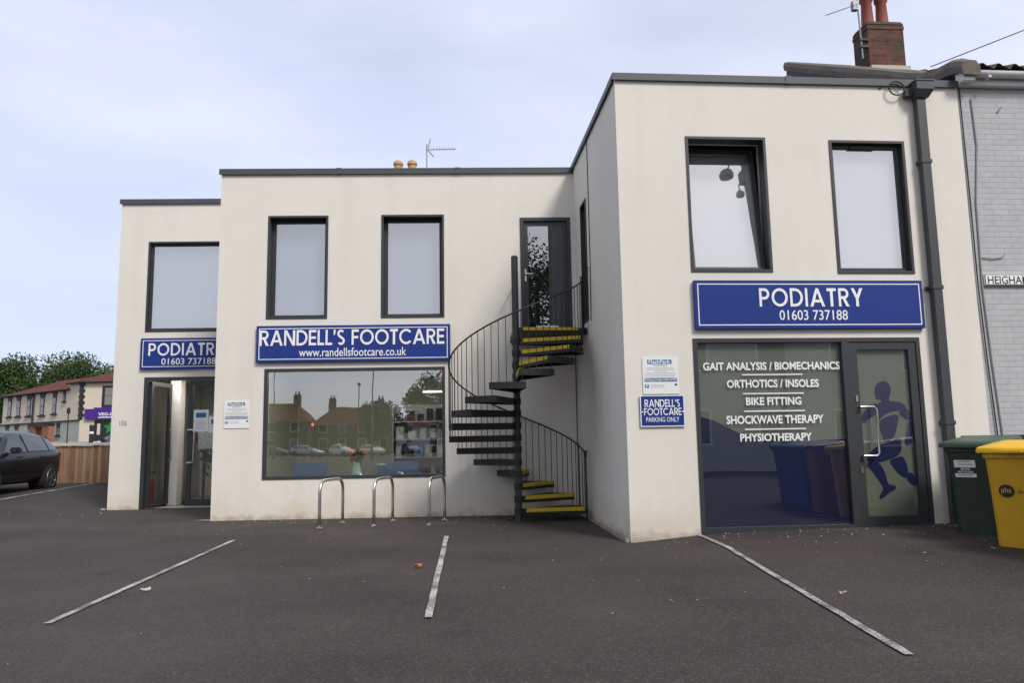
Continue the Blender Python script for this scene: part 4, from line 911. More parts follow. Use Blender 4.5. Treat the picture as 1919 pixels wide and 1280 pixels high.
# verge: mossy mortared edge with a lifted eaves tile
pth = [(-.24,6.24),(-.10,6.33),(.10,6.40),(.35,6.42),(.65,6.52),(.95,6.68),(1.6,7.04),(2.9,7.76),(5.12,8.98)]
vb = MB(); sec = [(-.10,-.10),(-.12,.0),(-.08,.085),(.04,.12),(.17,.10),(.24,.02),(.24,-.10)]; m = len(sec)
for y, z in pth: vb.v += [Vector((x*.75+.03, y+.004*math.sin(9*y), z+u+.01*math.sin(7*y+x*20))) for x, u in sec]
for i in range(len(pth)-1):
    for k in range(m): vb.f.append((i*m+k, i*m+(k+1)%m, (i+1)*m+(k+1)%m, (i+1)*m+k))
vb.f.append(tuple(range(m))); vb.f.append(tuple((len(pth)-1)*m+k for k in range(m)))
vb.build('verge', 'lead', hs, local=True, flip=True)
vb = MB(); q4 = [p for p in pth if p[0] > .2]
for (y0,z0),(y1,z1) in zip(q4, q4[1:]):
    vs = [(.0,y0,z0-.09),(.2,y0,z0-.09),(.2,y0,z0-.6),(.0,y0,z0-.6),(.0,y1,z1-.09),(.2,y1,z1-.09),(.2,y1,z1-.6),(.0,y1,z1-.6)]
    vb.add(vs, [(3,2,1,0),(4,5,6,7),(0,1,5,4),(1,2,6,5),(2,3,7,6),(3,0,4,7)])
vb.build('bargeboard', 'blacktrim', hs, local=True, flip=True)
g = MB(); g.tube([(.05,-.15,6.20),(7,-.15,6.19)], .055, 10); g.build('gutter', 'gutter', hs, local=True, smooth='all')
g = MB(); g.box((.0,-.09,6.06),(7,-.0,6.25)); g.box((-.01,-.20,6.08),(.16,-.09,6.24)); g.build('fascia', 'gutter', hs, local=True, bevel=.008)
for x in np.arange(.35,7,.9): MB().box((x,-.205,6.13),(x+.04,-.09,6.16)).build('gutter_bracket', 'gutter', hs, local=True)
cs = MB(); CX, CY = .94, 3.6
cs.box((CX,CY,7.4),(CX+.72,CY+.52,9.0)); cs.box((CX-.012,CY-.012,9.0),(CX+.732,CY+.532,9.07)); cs.box((CX,CY,9.07),(CX+.72,CY+.52,9.13))
cs = cs.build('chimney_stack', 'brickred', hs, local=True)
k = MB(); k.add([(-.01,-.01,9.10),(.73,-.01,9.10),(.73,.53,9.10),(-.01,.53,9.10),(.02,.02,9.17),(.70,.02,9.17),(.70,.50,9.17),(.02,.50,9.17)], [(4,5,6,7),(0,1,5,4),(1,2,6,5),(2,3,7,6),(3,0,4,7)], Matrix.Translation((CX,CY,0))); k.build('mortar_cap', 'moss', cs, local=True)
for x in (.18,.48):
    MB().lathe([(.125,9.13),(.115,9.32),(.098,9.68),(.125,9.72),(.125,9.80),(.10,9.84),(.095,10.02),(.12,10.06),(.09,10.08)], 16, Matrix.Translation((CX+x,CY+.27,0))).build('chimney_pot', 'clay', cs, local=True, smooth=True)
MB().box((CX-.03,CY-.1,7.5),(CX+.75,CY,8.22)).build('flashing', 'mortar', cs, local=True)
def H(x, y, z): return Matrix.Translation(hs.location) @ Matrix.Rotation(A1, 4, 'Z') @ Vector((x,y,z))
ae = thing('tv_aerial', 'television aerial on a mast strapped to the red brick chimney', 'aerial', H(.80,3.62,8.4), A1)
MB().tube([(.02,0,.0),(-.02,0,1.55)], .016, 8).build('mast', 'alu', ae, local=True)
b = MB(); b.box((-.03,-.03,.22),(.14,.03,.27)); b.box((-.03,-.03,.36),(.14,.03,.40)); b.build('bracket', 'cable', ae, local=True)
b = MB(); p0, p1 = Vector((-.0,0,1.12)), Vector((-.66,-.06,.84)); b.tube([p0,p1], .010, 6)
for i in range(11):
    c_ = p0.lerp(p1, i/10.5); b.tube([c_-Vector((-.03,.10,.03)), c_+Vector((-.03,.10,.03))], .005, 5)
b.box((-.12,-.05,.98),(-.02,.05,1.16)); b.build('boom', 'alu', ae, local=True)
wv = MB(); a_, c_ = H(1.0,4.4,8.38), Vector((6.95,9.0,6.45)); a_ = Vector((8.3,14.45,8.40)); c_ = a_+Vector((2.24,.5,1.0))*12
wv.tube([a_.lerp(c_, t)+Vector((0,0,-.0*math.sin(math.pi*t))) for t in np.linspace(0,1,14)], .011, 5)
tag(wv.build('overhead_wire', 'cable', origin=(6.9,11,6)), 'thin overhead wire rising to the right from the tiled roof', 'wire')
sp = MB().box((6.44,-.02,3.235-.015),(8.2,.012,3.385),F1).build('street_nameplate', 'white', origin=F1 @ Vector((7.1,0,3.2)), bevel=.006)
tag(sp, 'white street nameplate reading HEIGHAM on the grey painted brick', 'sign')
text(MB(), 'HEIGHAM', 6.487, 7.075, 3.243, 3.350, -.021, F1, .004).build('lettering', 'blackink', sp)
MB().ring(6.448,8.192,3.228,3.377,.008,-.0235,-.0195,X=F1).build('border', 'blackink', sp)
cb = MB(); cb.tube([(6.352,.0,6.05),(6.36,.0,4.6),(6.352,-.004,3.2),(6.385,.0,2.2),(6.44,.0,.9)], .009, 5, F1); cb.build('wall_cable', 'cable', hs)
cb = MB(); cb.tube([(6.52,.005,5.9),(6.54,.005,5.2),(6.45,.005,4.4),(6.42,.005,3.2),(6.455,.005,2.2),(6.52,.005,.9)], .011, 5, F1); cb.tube([(6.42,.005,3.62),(6.60,.0,3.60),(6.75,.0,3.62),(6.78,-.01,3.67)], .008, 5, F1); cb.tube([(6.9,.0,5.72),(6.94,-.02,5.77)], .012, 5, F1); cb.build('wall_cable', 'cablegrey', hs)

# ------------------------------------------------------------------ house behind: only its pots and aerial clear the parapet
rh = thing('rear_house', 'house behind the clinic whose two buff chimney pots top the parapet', 'house', (-2.55, 21, 0))
MB().box((-4,.2,0),(4,6.2,5.2)).build('wall', 'housered', rh, local=True)
MB().prism([(.0,5.2),(6.4,5.2),(3.2,6.9)], -4.2, 4.2, Matrix.Rotation(math.pi/2, 4, 'Z')).build('roof', 'redtile', rh, local=True)
ck = MB().box((-.95,.25,5.0),(.20,.9,8.75)).build('chimney_stack', 'brickred', rh, local=True)
for x in (-.63,-.23): MB().lathe([(.13,8.75),(.12,9.0),(.12,9.17),(.145,9.19),(.145,9.25),(.10,9.31)], 16, Matrix.Translation((x,.5,0))).build('chimney_pot', 'buff', ck, local=True, smooth=True)
ae2 = thing('tv_aerial', 'small television aerial showing above the middle parapet', 'aerial', (-2.35, 21.4, 8.15))
MB().tube([(0,0,-1.6),(0,0,1.62)], .018, 6).build('mast', 'alu', ae2, local=True)
b = MB(); b.tube([(-.02,0,1.45),(.82,.3,1.58)], .014, 5)
for i in range(9): x = .1+.08*i; b.tube([(x,.04*i-.05,1.40+.014*i),(x+.02,.04*i+.05,1.58+.014*i)], .006, 4)
b.tube([(.02,0,1.45),(.10,0,1.78)], .014, 5); b.tube([(.02,0,1.45),(.2,0,1.24)], .018, 5); b.build('boom', 'alu', ae2, local=True)

# ------------------------------------------------------------------ left background: fence, car, corner building, trees
FA, FB = Vector((-13.6,21.9)), Vector((-9.2,21.05))
fr = math.atan2(FB.y-FA.y, FB.x-FA.x); fl = (FB-FA).length
fe = thing('board_fence', 'brown vertical board fence with pale capping rail behind the parked car', 'fence', (FA.x, FA.y, .30), fr)
b = MB(); x = 0
while x < fl: b.box((x, rg.uniform(-.012,.004), .0), (x+.112, .03, 1.03+rg.uniform(-.006,.006))); x += .12
b.build('board', 'fence', fe, local=True)
MB().box((-.02,-.05,1.04),(fl,.08,1.11)).build('capping_rail', 'copewood', fe, local=True, bevel=.006)
for x in np.arange(.3, fl, 1.8): MB().box((x,.03,0),(x+.1,.13,1.04)).build('post', 'fence', fe, local=True)

def car(label, loc, rz, paint, group=None):
    t = thing('parked_car', label, 'car', loc, rz, group)
    S = [(-2.06,.42,.66,.78,.72,.86,.60),(-1.98,.26,.80,.90,.80,1.02,.68),(-1.78,.2,.87,.95,.84,1.34,.58),(-1.35,.19,.885,.95,.85,1.44,.585),(-.4,.19,.89,.935,.86,1.475,.60),(.25,.19,.89,.92,.86,1.43,.59),(.95,.19,.885,.91,.85,1.01,.74),(1.45,.2,.88,.86,.82,.93,.66),(1.93,.24,.80,.72,.76,.78,.58),(2.1,.36,.64,.60,.64,.66,.46)]
    mb = MB(); n = 12
    for x, zb, w_, zl, wl2, zt_, wt in S:
        half = [(.55*w_,zb),(w_*.93,zb+.05),(w_,.5 if zl > .7 else zl-.12),(w_,zl-.14 if zl > .8 else zl-.06),(wl2,zl),(wt,zt_-.03),(wt*.55,zt_)]
        ring = [(x,-a,z) for a, z in half]+[(x,a,z) for a, z in half[::-1]]
        mb.v += [Vector(p) for p in ring]
    n = 14
    for i in range(len(S)-1):
        for k in range(n): mb.f.append((i*n+k, i*n+(k+1)%n, (i+1)*n+(k+1)%n, (i+1)*n+k))
    mb.f.append(tuple(range(n))); mb.f.append(tuple((len(S)-1)*n+k for k in range(n-1,-1,-1)))
    mb.build('body', paint, t, local=True, smooth='all', sub=2, flip=True)
    bx_ = lambda x: [float(np.interp(x, [s[0] for s in S], [s[j] for s in S])) for j in range(1,7)]
    def side(x, f, sg, off=.012):
        zb, w_, zl, wl2, zt_, wt = bx_(x); return (x, sg*(wl2+(wt-wl2)*f+off-.02*f), zl+(zt_-.03-zl)*f+.004)
    for sg in (1,-1):
        for pts in ([(-1.62,.14),(-1.28,.08),(-1.28,.84),(-1.52,.74)], [(-1.22,.08),(-.22,.08),(-.24,.86),(-1.22,.85)], [(-.14,.08),(.80,.10),(.28,.84),(-.15,.86)]):
            q_ = [side(x, f, sg) for x, f in pts]
            MB().add(q_+[(a, c_-sg*.03, z) for a, c_, z in q_], [(0,1,2,3),(7,6,5,4),(0,4,5,1),(1,5,6,2),(2,6,7,3),(3,7,4,0)]).build('side_window', 'car_glass', t, local=True, flip=True)
        b = MB(); b.box((.52,sg*.87 if sg > 0 else -1.07,.93),(.70,1.07 if sg > 0 else sg*.87,1.07)); b.build('wing_mirror', 'blackbin', t, local=True, bevel=.03)
        for x in (-.95,.12): MB().box((x,min(sg*.872,sg*.90),.83),(x+.17,max(sg*.872,sg*.90),.855)).build('door_handle', 'blackbin', t, local=True)
        MB().box((1.78,min(sg*.50,sg*.76),.62),(2.02,max(sg*.50,sg*.76),.73)).build('headlight', 'amberlamp', t, local=True, bevel=.03)
        MB().box((-2.03,min(sg*.52,sg*.79),.80),(-1.90,max(sg*.52,sg*.79),.94)).build('tail_light', 'redlamp', t, local=True, bevel=.02)
        for x in (-1.30,1.32):
            Xw = Matrix.Translation((x, sg*.80, .315)) @ Matrix.Rotation(math.pi/2*(-sg), 4, 'X')
            MB().lathe([(.36,-.28),(.36,.086)], 24, Xw).build('wheel_arch', 'rubber', t, local=True)
            wq = MB().lathe([(.25,-.10),(.31,-.10),(.318,-.07),(.318,.07),(.30,.095),(.22,.10)], 24, Xw).build('wheel', 'rubber', t, local=True, smooth=True)
            rb = MB().lathe([(.06,.07),(.06,.115)], 12, Xw)
            for k in range(5):
                a = k*2*math.pi/5; Y = Xw @ Matrix.Rotation(a, 4, 'Z'); rb.box((.03,-.028,.09),(.215,.028,.112), Y)
            ringp = [(.215*math.cos(a), .215*math.sin(a), .10) for a in np.linspace(0,2*math.pi,25)[:-1]]; rb.tube(ringp, .014, 6, Xw, closed=True)
            rb.build('rim', 'rim', wq, local=True)
    q_ = [(.90,.66,1.055),(.90,-.66,1.055),(.34,-.53,1.415),(.34,.53,1.415)]
    MB().add(q_+[(a-.02,b2,z-.04) for a,b2,z in q_], [(3,2,1,0),(4,5,6,7),(0,1,5,4),(1,2,6,5),(2,3,7,6),(3,0,4,7)]).build('windscreen', 'car_glass', t, local=True, flip=True)
    q_ = [(-1.995,.60,1.03),(-1.995,-.60,1.03),(-1.80,-.50,1.33),(-1.80,.50,1.33)]
    MB().add(q_+[(a+.03,b2,z) for a,b2,z in q_], [(0,1,2,3),(7,6,5,4),(0,4,5,1),(1,5,6,2),(2,6,7,3),(3,7,4,0)]).build('rear_window', 'car_glass', t, local=True, flip=True)
    MB().box((2.07,-.26,.44),(2.115,.26,.55)).build('number_plate', 'white', t, local=True)
    return t
car('black hatchback parked beside the wooden fence', (-12.35, 18.35, .235), R(-84), 'carblack')
K = 1.35
def far(x, y, z): return Vector((x*K, y*K, 1.2+(z-1.2)*K))
Cq, Lq = far(-27.75,50,0), far(-37.3,57,0)
al = math.atan2(Cq.y-Lq.y, Cq.x-Lq.x)
FL = Matrix.Translation((Lq.x, Lq.y, 0)) @ Matrix.Rotation(al, 4, 'Z')
FR = Matrix.Translation((Cq.x, Cq.y, 0))
zf = lambda z: 1.2+(z-1.2)*K
ll = 11.84*K
cbld = thing('corner_building', 'cream two storey corner building with red tiled roof and black window surrounds', 'building', (Cq.x, Cq.y, 0))
winsL = [(.72,1.67,3.72,5.18),(2.16,3.17,3.70,5.15),(3.81,4.87,3.68,5.14),(5.9,6.91,3.65,5.15),(7.82,8.63,3.69,5.12),(9.35,9.82,4.46,5.18)]
winsB = [(.58,1.5,2.2,3.12),(2.12,3.09,2.2,3.10),(4.30,4.98,2.1,3.08),(8.63,9.35,2.24,3.06)]
zb_ = zf(3.19)
MB().box((0,0,zb_),(ll-.0,4,zf(5.24)),FL).build('wall', 'cream', cbld)
MB().box((10.2*K,-.02,zb_+.01),(ll,4,zf(5.58)),FL).build('wall', 'cream', cbld)
MB().box((-8,-.03,-.3),(ll,4,zb_-.12),FL).build('lower_wall', 'greenwall', cbld)
MB().box((-8,-.10,zb_-.12),(ll+.05,.0,zb_),FL).build('string_course', 'blacktrim', cbld)
MB().box((-8, .4, zf(2.9)),(-.1,3,zf(3.3)),FL).build('lean_to', 'greenwall', cbld)
for i, (a, c_, z0, z1) in enumerate(winsL+winsB):
    a, c_, z0, z1 = a*K, c_*K, zf(z0), zf(z1); hw = (c_-a)
    w0 = MB(); iw = min(.75, hw*.6); m0 = a+hw*.5
    w0.prism([(a+.05,z1),(c_-.05,z1),(m0+iw/2,z1-.42),(m0+iw/2,z0),(m0-iw/2,z0),(m0-iw/2,z1-.42)], -.06, .03, FL); w0.box((a,-.16,z0-.12),(c_,.02,z0-.0),FL)
    w0 = w0.build('window', 'blacktrim', cbld)
    p = MB(); mid = (z0+z1-.4)/2; p.box((m0-iw/2+.12,-.075,z0+.08),(m0+iw/2-.06,-.062,mid-.03),FL); p.box((m0-iw/2+.12,-.075,mid+.03),(m0+iw/2-.06,-.062,z1-.5),FL); p.build('pane', 'winpane', w0)
MB().tube([(5.15*K,-.12,.0),(5.15*K,-.12,zf(5.24))], .09, 8, FL).build('downpipe', 'blacktrim', cbld)
po = MB(); po.box((5.5*K,-.5,-.3),(6.3*K,0,zf(2.95)),FL); po.box((7.45*K,-.5,-.3),(8.35*K,0,zf(2.95)),FL); po.box((6.3*K,-.5,zf(2.85)),(7.45*K,0,zf(2.95)),FL); po = po.build('porch', 'brickorange', cbld)
MB().box((6.3*K,-.10,-.3),(7.45*K,-.04,zf(2.85)),FL).build('door', 'winpane', cbld)
MB().box((5.4*K,-.6,zf(2.95)),(8.45*K,0,zf(3.05)),FL).build('porch_roof', 'blacktrim', cbld)
# right face
MB().box((0,.005,-.3),(16,4,zf(5.6)),FR).build('wall', 'cream', cbld)
q_ = MB()
for i in range(13):
    z0 = zb_+i*.265; wq = .34 if i % 2 else .22
    q_.box((-.02,-.05,z0),(wq,.0,z0+.24),FR); q_.box((ll-wq,-.05,z0),(ll+.01,.0,z0+.24),FL)
q_.build('quoin', 'blacktrim', cbld)
for a in (1.37,3.6,5.9):
    w0 = MB().ring(a*K,(a+1.35)*K,zf(3.95),zf(5.34),.20,-.06,.02,X=FR).build('window', 'blacktrim', cbld)
    p = MB(); p.box((a*K+.24,-.05,zf(4.68)+.03),((a+1.35)*K-.22,-.03,zf(5.34)-.2),FR); p.box((a*K+.24,-.05,zf(3.95)+.2),((a+1.35)*K-.22,-.03,zf(4.68)-.03),FR); p.build('pane', 'winpane', w0)
sg = MB().box((.38*K,-.25,zf(3.2)),(7,-.0,zf(3.84)),FR); sg.box((.95*K,-.25,zf(3.84)),(7,-.0,zf(3.93)),FR)
sg = sg.build('shop_fascia', 'purple', origin=FR @ Vector((3,-.1,zf(3.2)))); tag(sg, 'purple shop fascia with white lettering on the distant corner building', 'sign')
text(MB(), 'VEG-IN', 1.26*K, 2.35*K, zf(3.40), zf(3.60), -.25, FR, .02, .02).build('lettering', 'white', sg)
MB().box((1.26*K,-.262,zf(3.27)),(2.3*K,-.25,zf(3.33)),FR).build('print_line', 'white', sg)
sw_ = MB().box((.95*K,-.03,.6),(7,.0,zf(3.14)),FR).build('shop_window', 'blacktrim', cbld)
star = [( (2.0*K)+ (.62 if i % 2 == 0 else .27)*math.cos(R(90+36*i)), zf(2.62)+(.62 if i % 2 == 0 else .27)*math.sin(R(90+36*i))) for i in range(10)]
MB().prism(star, -.06, -.035, FR).build('star_display', 'shopgreen', sw_)
b = MB(); b.box((1.15*K,-.05,zf(2.2)),(1.35*K,-.032,zf(2.9)),FR); b.box((2.35*K,-.05,zf(2.35)),(2.5*K,-.032,zf(2.85)),FR); b.build('poster', 'cream', sw_)
# roofs
r1 = MB(); ex_ = .25; ze, zr = zf(5.24), zf(6.45)
r1.add([(-.25,-ex_,ze),(10.35*K,-ex_,ze),(10.35*K,4.2,zr),(2.6,4.2,zr),(-.25,8,ze)], [(0,1,2,3),(0,3,4)], FL)
r1.build('roof', 'redtile', cbld)
r2 = MB(); ze2 = zf(5.62); a_ = FL @ Vector((10.2*K,-.3,ze2)); b_ = Vector((Cq.x-.05,Cq.y-.3,ze2)); c_ = Vector((Cq.x+16,Cq.y-.3,ze2)); d_ = Vector((Cq.x+8.5,Cq.y+6,ze2+3.0)); e_ = Vector((Cq.x+16,Cq.y+6,ze2+3.0)); f_ = FL @ Vector((10.2*K,8,ze2)); g_ = Vector((Cq.x+1.3,Cq.y+5.0,zf(6.75)))
r2.v = [a_, b_, c_, e_, d_, f_, g_]; r2.f = [(0,1,6),(1,2,3,4,6),(0,6,5),(5,6,4)]
r2.build('roof', 'redtile', cbld)
g = MB(); g.tube([(-.25,-ex_,ze-.05),(10.35*K,-ex_,ze-.05)], .08, 6, FL); g.tube([(10.2*K,-.3,ze2-.06),(ll,-.3,ze2-.06)], .08, 6, FL); g.tube([(0,-.3,ze2-.06),(16,-.3,ze2-.06)], .06, 6, FR); g.build('gutter', 'blacktrim', cbld)

def post(label, loc, h, arm=0, name='street_lamp', mat='lampgrey', rz=0, r0=.07):
    t = thing(name, label, 'street lamp' if arm or name == 'street_lamp' else 'post', loc, rz)
    MB().lathe([(r0*1.6,0),(r0*1.6,h*.12),(r0,h*.13),(r0*.65,h)], 10).build('pole', mat, t, local=True, smooth=True)
    if arm:
        MB().tube([(0,0,h-.05),(arm*.4,0,h+.25),(arm,0,h+.35)], .035, 6).build('arm', mat, t, local=True)
        MB().add([(arm-.1,-.12,h+.30),(arm+.55,-.14,h+.33),(arm+.55,.14,h+.33),(arm-.1,.12,h+.30),(arm,-.06,h+.42),(arm+.4,-.06,h+.42),(arm+.4,.06,h+.42),(arm,.06,h+.42)], [(3,2,1,0),(4,5,6,7),(0,1,5,4),(1,2,6,5),(2,3,7,6),(3,0,4,7)]).build('lamp_head', mat, t, local=True)
    else:
        MB().lathe([(r0*.8,h),(r0*2.2,h+.05),(r0*2.4,h+.35),(r0*.8,h+.45)], 10).build('lamp_head', mat, t, local=True)
    return t
post('short dark lamp post standing before the cream corner building', (-22.8*K,40*K,0), 3.75, mat='blacktrim', r0=.05)
car('silver car parked beyond the fence in front of the purple shop', (-16.35, 33.5, .62), R(172), 'carsilver')
bl = thing('bollard', 'dark bollard beside the silver car beyond the fence', 'bollard', (-18.98, 35.2, 0))
MB().lathe([(.09,0),(.09,2.25),(.11,2.27),(.07,2.36)], 12).build('shaft', 'blacktrim', bl, local=True, smooth=True)
MB().lathe([(.094,1.95),(.094,2.05)], 12).build('band', 'offwhite', bl, local=True)
tag(MB().box((0,0,0),(8.6,.2,1.85),Matrix.Translation((-37.0,56,0)) @ Matrix.Rotation(R(-8),4,'Z')).build('boundary_wall', 'greenwall', origin=(-33,55.5,0)), 'pale rendered boundary wall before the lower storey of the corner building', 'wall')

def tree(label, loc, h, cr, seed, mat='leaf', clumps=26, per=150, leaf=.42, group='trees behind the corner building'):
    g = random.Random(seed); t = thing('broadleaf_tree', label, 'tree', loc, 0, group)
    mb = MB(); mb.tube([(0,0,-.2),(.1,0,h*.25),(-.1,.1,h*.5),(.05,0,h*.8)], [h*.035,h*.028,h*.018,h*.006], 8)
    cr_ = MB()
    for i in range(clumps):
        a = g.random()*6.283; rr = cr*math.sqrt(g.random())*.8; zc = h*(.38+.50*g.random()*(1-(rr/cr)**2*.6)); k = cr*g.uniform(.20,.36)
        c_ = Vector((rr*math.cos(a), rr*math.sin(a), zc)); leaves(cr_, c_, (k,k,k*.8), per, leaf, g)
        if i % 3 == 0: mb.tube([(0,0,h*.3),(c_.x*.5,c_.y*.5,(zc+h*.3)*.52),tuple(c_)], [h*.014,h*.009,h*.003], 5)
    leaves(cr_, (0,0,h*.56), (cr*.86,cr*.86,h*.34), per*8, leaf, g)
    mb.build('trunk', 'bark', t, local=True, smooth=True); cr_.build('crown', mat, t, local=True)
    return t
tree('tall green tree rising directly behind the corner building roof', (-61.5,104,0), 15.8, 8.0, 1, 'leaf', 34, 560, .36)
tree('green tree right of the tallest one behind the corner building', (-54.5,106,0), 14.4, 6.2, 2, 'leaf', 28, 560, .36)
tree('darker low tree at the far left behind the corner building', (-74.5,106,0), 13.4, 7.2, 3, 'leaf2', 30, 380, .38)
tree('dark tree lowest at the left edge beside the corner building', (-80,100,0), 10.4, 7.0, 4, 'leaf2', 26, 340, .38)
tree('dark bushy tree filling the gap between the background trees', (-68,98,0), 11.2, 6.5, 5, 'leaf2', 26, 340, .38)

# ------------------------------------------------------------------ street behind the camera (seen reflected in the glass)
def house(label, loc, rz, wd, dp_, hh, wallm, roofm, stacks=2, group='houses reflected in the shop windows'):
    t = thing('street_house', label, 'house', loc, rz, group)
    MB().box((-wd/2,0,-.3),(wd/2,dp_,hh)).build('wall', wallm, t, local=True)
    MB().add([(-wd/2-.3,-.35,hh-.1),(wd/2+.3,-.35,hh-.1),(wd/2+.3,dp_+.35,hh-.1),(-wd/2-.3,dp_+.35,hh-.1),(-wd/2+2.2,dp_/2,hh+2.6),(wd/2-2.2,dp_/2,hh+2.6)], [(0,1,5,4),(1,2,5),(2,3,4,5),(3,0,4),(3,2,1,0)]).build('roof', roofm, t, local=True)
    for k in range(stacks):
        x = -wd/2+2.2+k*(wd-4.4); s_ = MB().box((x-.5,dp_/2-.35,hh+1.9),(x+.5,dp_/2+.35,hh+3.9)).build('chimney_stack', 'housered', t, local=True)
        for u in (-.25,.25): MB().lathe([(.14,hh+3.9),(.11,hh+4.4)], 8, Matrix.Translation((x+u,dp_/2,0))).build('chimney_pot', 'clay', s_, local=True)
    n = max(2, int(wd/3))
    for z in (1.0, 1.0+hh*.5):
        for k in range(n):
            x = -wd/2+wd*(k+.5)/n
            f_ = MB().ring(x-.6,x+.6,z,z+1.4,.09,-.04,.02).build('window', 'white', t, local=True); MB().box((x-.51,-.02,z+.09),(x+.51,-.01,z+1.31)).build('pane', 'car_glass', f_, local=True)
    MB().box((-.5,-.03,0),(.5,-.01,2.1)).build('door', 'blacktrim', t, local=True)
    return t
HR = math.pi
house('red brick house reflected at the left of the large shop window', (-30,-88,0), HR, 14, 8, 5.0, 'housered', 'redtile')
house('middle red brick house reflected in the large shop window', (-17,-92,0), HR, 12, 8, 4.6, 'housered', 'redtile')
house('low pale house reflected right of centre in the large shop window', (-5,-92,0), HR, 11, 8, 4.0, 'housecream', 'redtile', 1)
for k_, (x_, y_, h_x, r_x) in enumerate([(-22,2,9.5,4.5),(-24,-9,11,5),(-19,-20,10,5)]):  # unseen trees added to cut skylight on the left-facing side wall
    tree(['unseen dark tree added left of the parked car to block low sky','tall unseen dark tree added left of the camera to block low sky','unseen dark tree added behind the camera to block low sky'][k_], (x_,y_,0), h_x, r_x, 40+k_, 'leaf2', 22, 220, .42, 'unseen trees added to block low sky on the left')
house('pale house across the street reflected in the shopfront glass', (16.5,-8.5,0), HR, 22, 7, 5.6, 'housecream', 'tile', 2)
tree('dark tree reflected in the upper door behind the stair landing', (3.6,-17,0), 14.0, 5.4, 11, 'leaf2', 30, 560, .20, 'trees reflected in the shop windows')
tree('large dark tree reflected at the right edge of the shop window', (-2.4,-60,0), 10.8, 5.2, 12, 'leaf2', 26, 300, .32, 'trees reflected in the shop windows')
tree('far dark tree reflected between the houses', (-12,-84,0), 8.5, 4.0, 13, 'leaf2', 18, 100, .5, 'trees reflected in the shop windows')
post('tall lamp post reflected left in the large shop window', (-20,-55,0), 11, 1.4)
post('lamp post reflected right of centre in the large shop window', (-8.6,-42,0), 10, 1.4)
post('thin post reflected in the middle of the large shop window', (-14,-75,0), 9, 0)
for i, (x, y, m_, lab) in enumerate([(-25.5,-78,'cargrey','grey car reflected at the left of the shop window'), (-21,-78,'carsilver','silver car reflected left of centre in the shop window'), (-16.5,-78,'carwhite','white car reflected in the middle of the shop window'), (-12.5,-78,'carwhite','white car reflected right of the other white car'), (-7.5,-78,'cargrey','dark grey car reflected towards the right of the shop window')]):
    car(lab, (x,y,0), R(12+14*i), m_, 'parked cars reflected in the shop window')
up = thing('utility_pole', 'tall lamp pole with two round lamps outside the frame, reflected in the open upper window', 'pole', (6.40, 5.0, 0))
MB().lathe([(.10,-.1),(.10,1.4),(.075,1.5),(.06,10.6),(.03,10.65)], 12).build('pole', 'lampgrey', up, local=True, smooth=True)
b = MB().tube([(0,0,9.75),(-.12,0,9.6),(-.23,0,9.1),(-.44,0,8.75)], .018, 6); b.build('arm', 'lampgrey', up, local=True)
MB().lathe([(.03,-.12),(.15,-.08),(.16,.0),(.13,.08),(.04,.13)], 16, Matrix.Translation((-.46,0,8.64))).build('lamp_head', 'lampgrey', up, local=True, smooth=True)
MB().lathe([(.03,-.10),(.09,-.06),(.09,.02),(.03,.09)], 14, Matrix.Translation((-.20,0,8.14))).build('lamp_head', 'lampgrey', up, local=True, smooth=True)
b = MB(); b.box((-.13,-.09,8.42),(.09,.09,8.72)); b.box((-.12,-.05,8.95),(-.02,.05,9.25)); b.tube([(-.05,0,8.45),(-.2,0,8.38),(-.2,0,8.2)], .015, 6); b.build('bracket', 'lampgrey', up, local=True)
tsg = thing('traffic_signal', 'traffic light showing red, reflected in the large shop window', 'traffic light', (-15.2,-50,0), math.pi)
MB().lathe([(.06,0),(.06,3.4)], 8).build('pole', 'lampgrey', tsg, local=True); MB().box((-.16,-.12,2.7),(.16,.12,3.6)).build('signal_head', 'blacktrim', tsg, local=True)
MB().lathe([(.12,-.02),(.12,.02)], 14, Matrix.Translation((0,-.13,3.42)) @ Matrix.Rotation(math.pi/2,4,'X')).build('red_lamp', 'redlit', tsg, local=True)

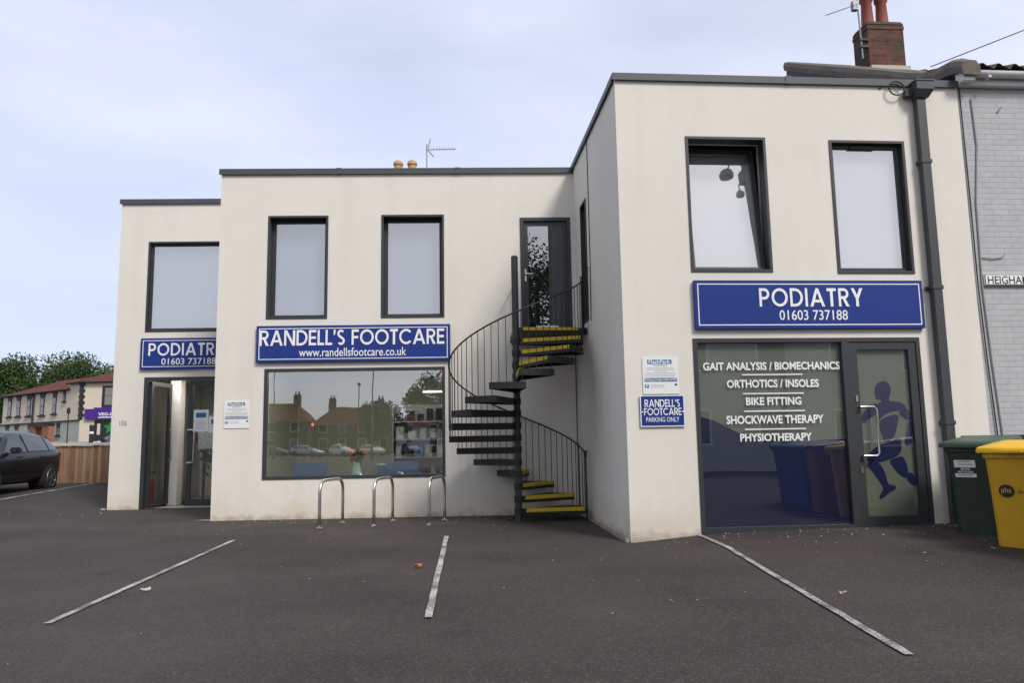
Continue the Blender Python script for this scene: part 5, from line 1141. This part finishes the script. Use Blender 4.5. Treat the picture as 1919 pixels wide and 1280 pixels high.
# ------------------------------------------------------------------ litter
def scrap(name, label, cat, x, y, w_, l_, mat, rz):
    g = random.Random(hash(round(x*100)) & 255); mb = MB(); n = 9; z0 = ground_z(x,y)+.012
    pts = [(w_*math.cos(a)*g.uniform(.8,1.1), l_*math.sin(a)*g.uniform(.8,1.1)) for a in np.linspace(0,6.283,n+1)[:-1]]
    X = Matrix.Translation((x,y,z0)) @ Matrix.Rotation(rz,4,'Z')
    top = [(a,b,.006+g.uniform(0,.028)) for a,b in pts]; cc = [(0,0,.02)]
    mb.add(top+cc+[(a,b,z-.003) for a,b,z in top+cc], [(i,(i+1)%n,n) for i in range(n)]+[(n+1+(i+1)%n,n+1+i,n+1+n) for i in range(n)]+[(i,n+1+i,n+1+(i+1)%n,(i+1)%n) for i in range(n)], X)
    tag(mb.build(name, mat, origin=(x,y,z0)), label, cat)
scrap('fallen_leaf', 'orange dry leaf on the asphalt left of the middle white line', 'leaf', -.955, 7.85, .05, .03, 'leaflit', .4)
scrap('paper_scrap', 'crumpled pale scrap on the asphalt beside the left white line', 'litter', -3.137, 6.80, .055, .016, 'palescrap', .1)
scrap('paper_scrap', 'thin pink scrap on the asphalt right of the right white line', 'litter', 2.49, 6.14, .035, .010, 'pinkish', -.2)
b = MB(); g = random.Random(5)
def speck(x, y, s_):
    z = ground_z(x,y)+.010; n = 5; p = [(x+s_*math.cos(a)*g.uniform(.6,1.2), y+s_*math.sin(a)*g.uniform(.6,1.2)) for a in np.linspace(0,6.283,n+1)[:-1]]
    i = len(b.v); b.v += [Vector((u,v,z)) for u,v in p]+[Vector((x,y,z+s_*.6))]; b.f.extend([(i+k,i+(k+1)%n,i+n) for k in range(n)])
for _ in range(70):
    s_ = g.uniform(-4.9,.9); p = F0 @ Vector((s_, -abs(g.gauss(0,.55))-.05, 0)); speck(p.x, p.y, g.uniform(.006,.02))
for _ in range(70):
    s_ = g.uniform(1.5,5.5); p = F1 @ Vector((s_, -abs(g.gauss(0,.8))-.05, 0)); speck(p.x, p.y, g.uniform(.006,.02))
for _ in range(110): speck(g.uniform(-7,5), g.uniform(3.6,13), g.uniform(.004,.012))
for _ in range(25): p = F2 @ Vector((g.uniform(-10,-5.3), -abs(g.gauss(0,.8))-.05, 0)); speck(p.x, p.y, g.uniform(.008,.02))
tag(b.build('grit', 'kerb'), 'pale grit and blossom specks scattered over the asphalt', 'grit', kind='stuff')
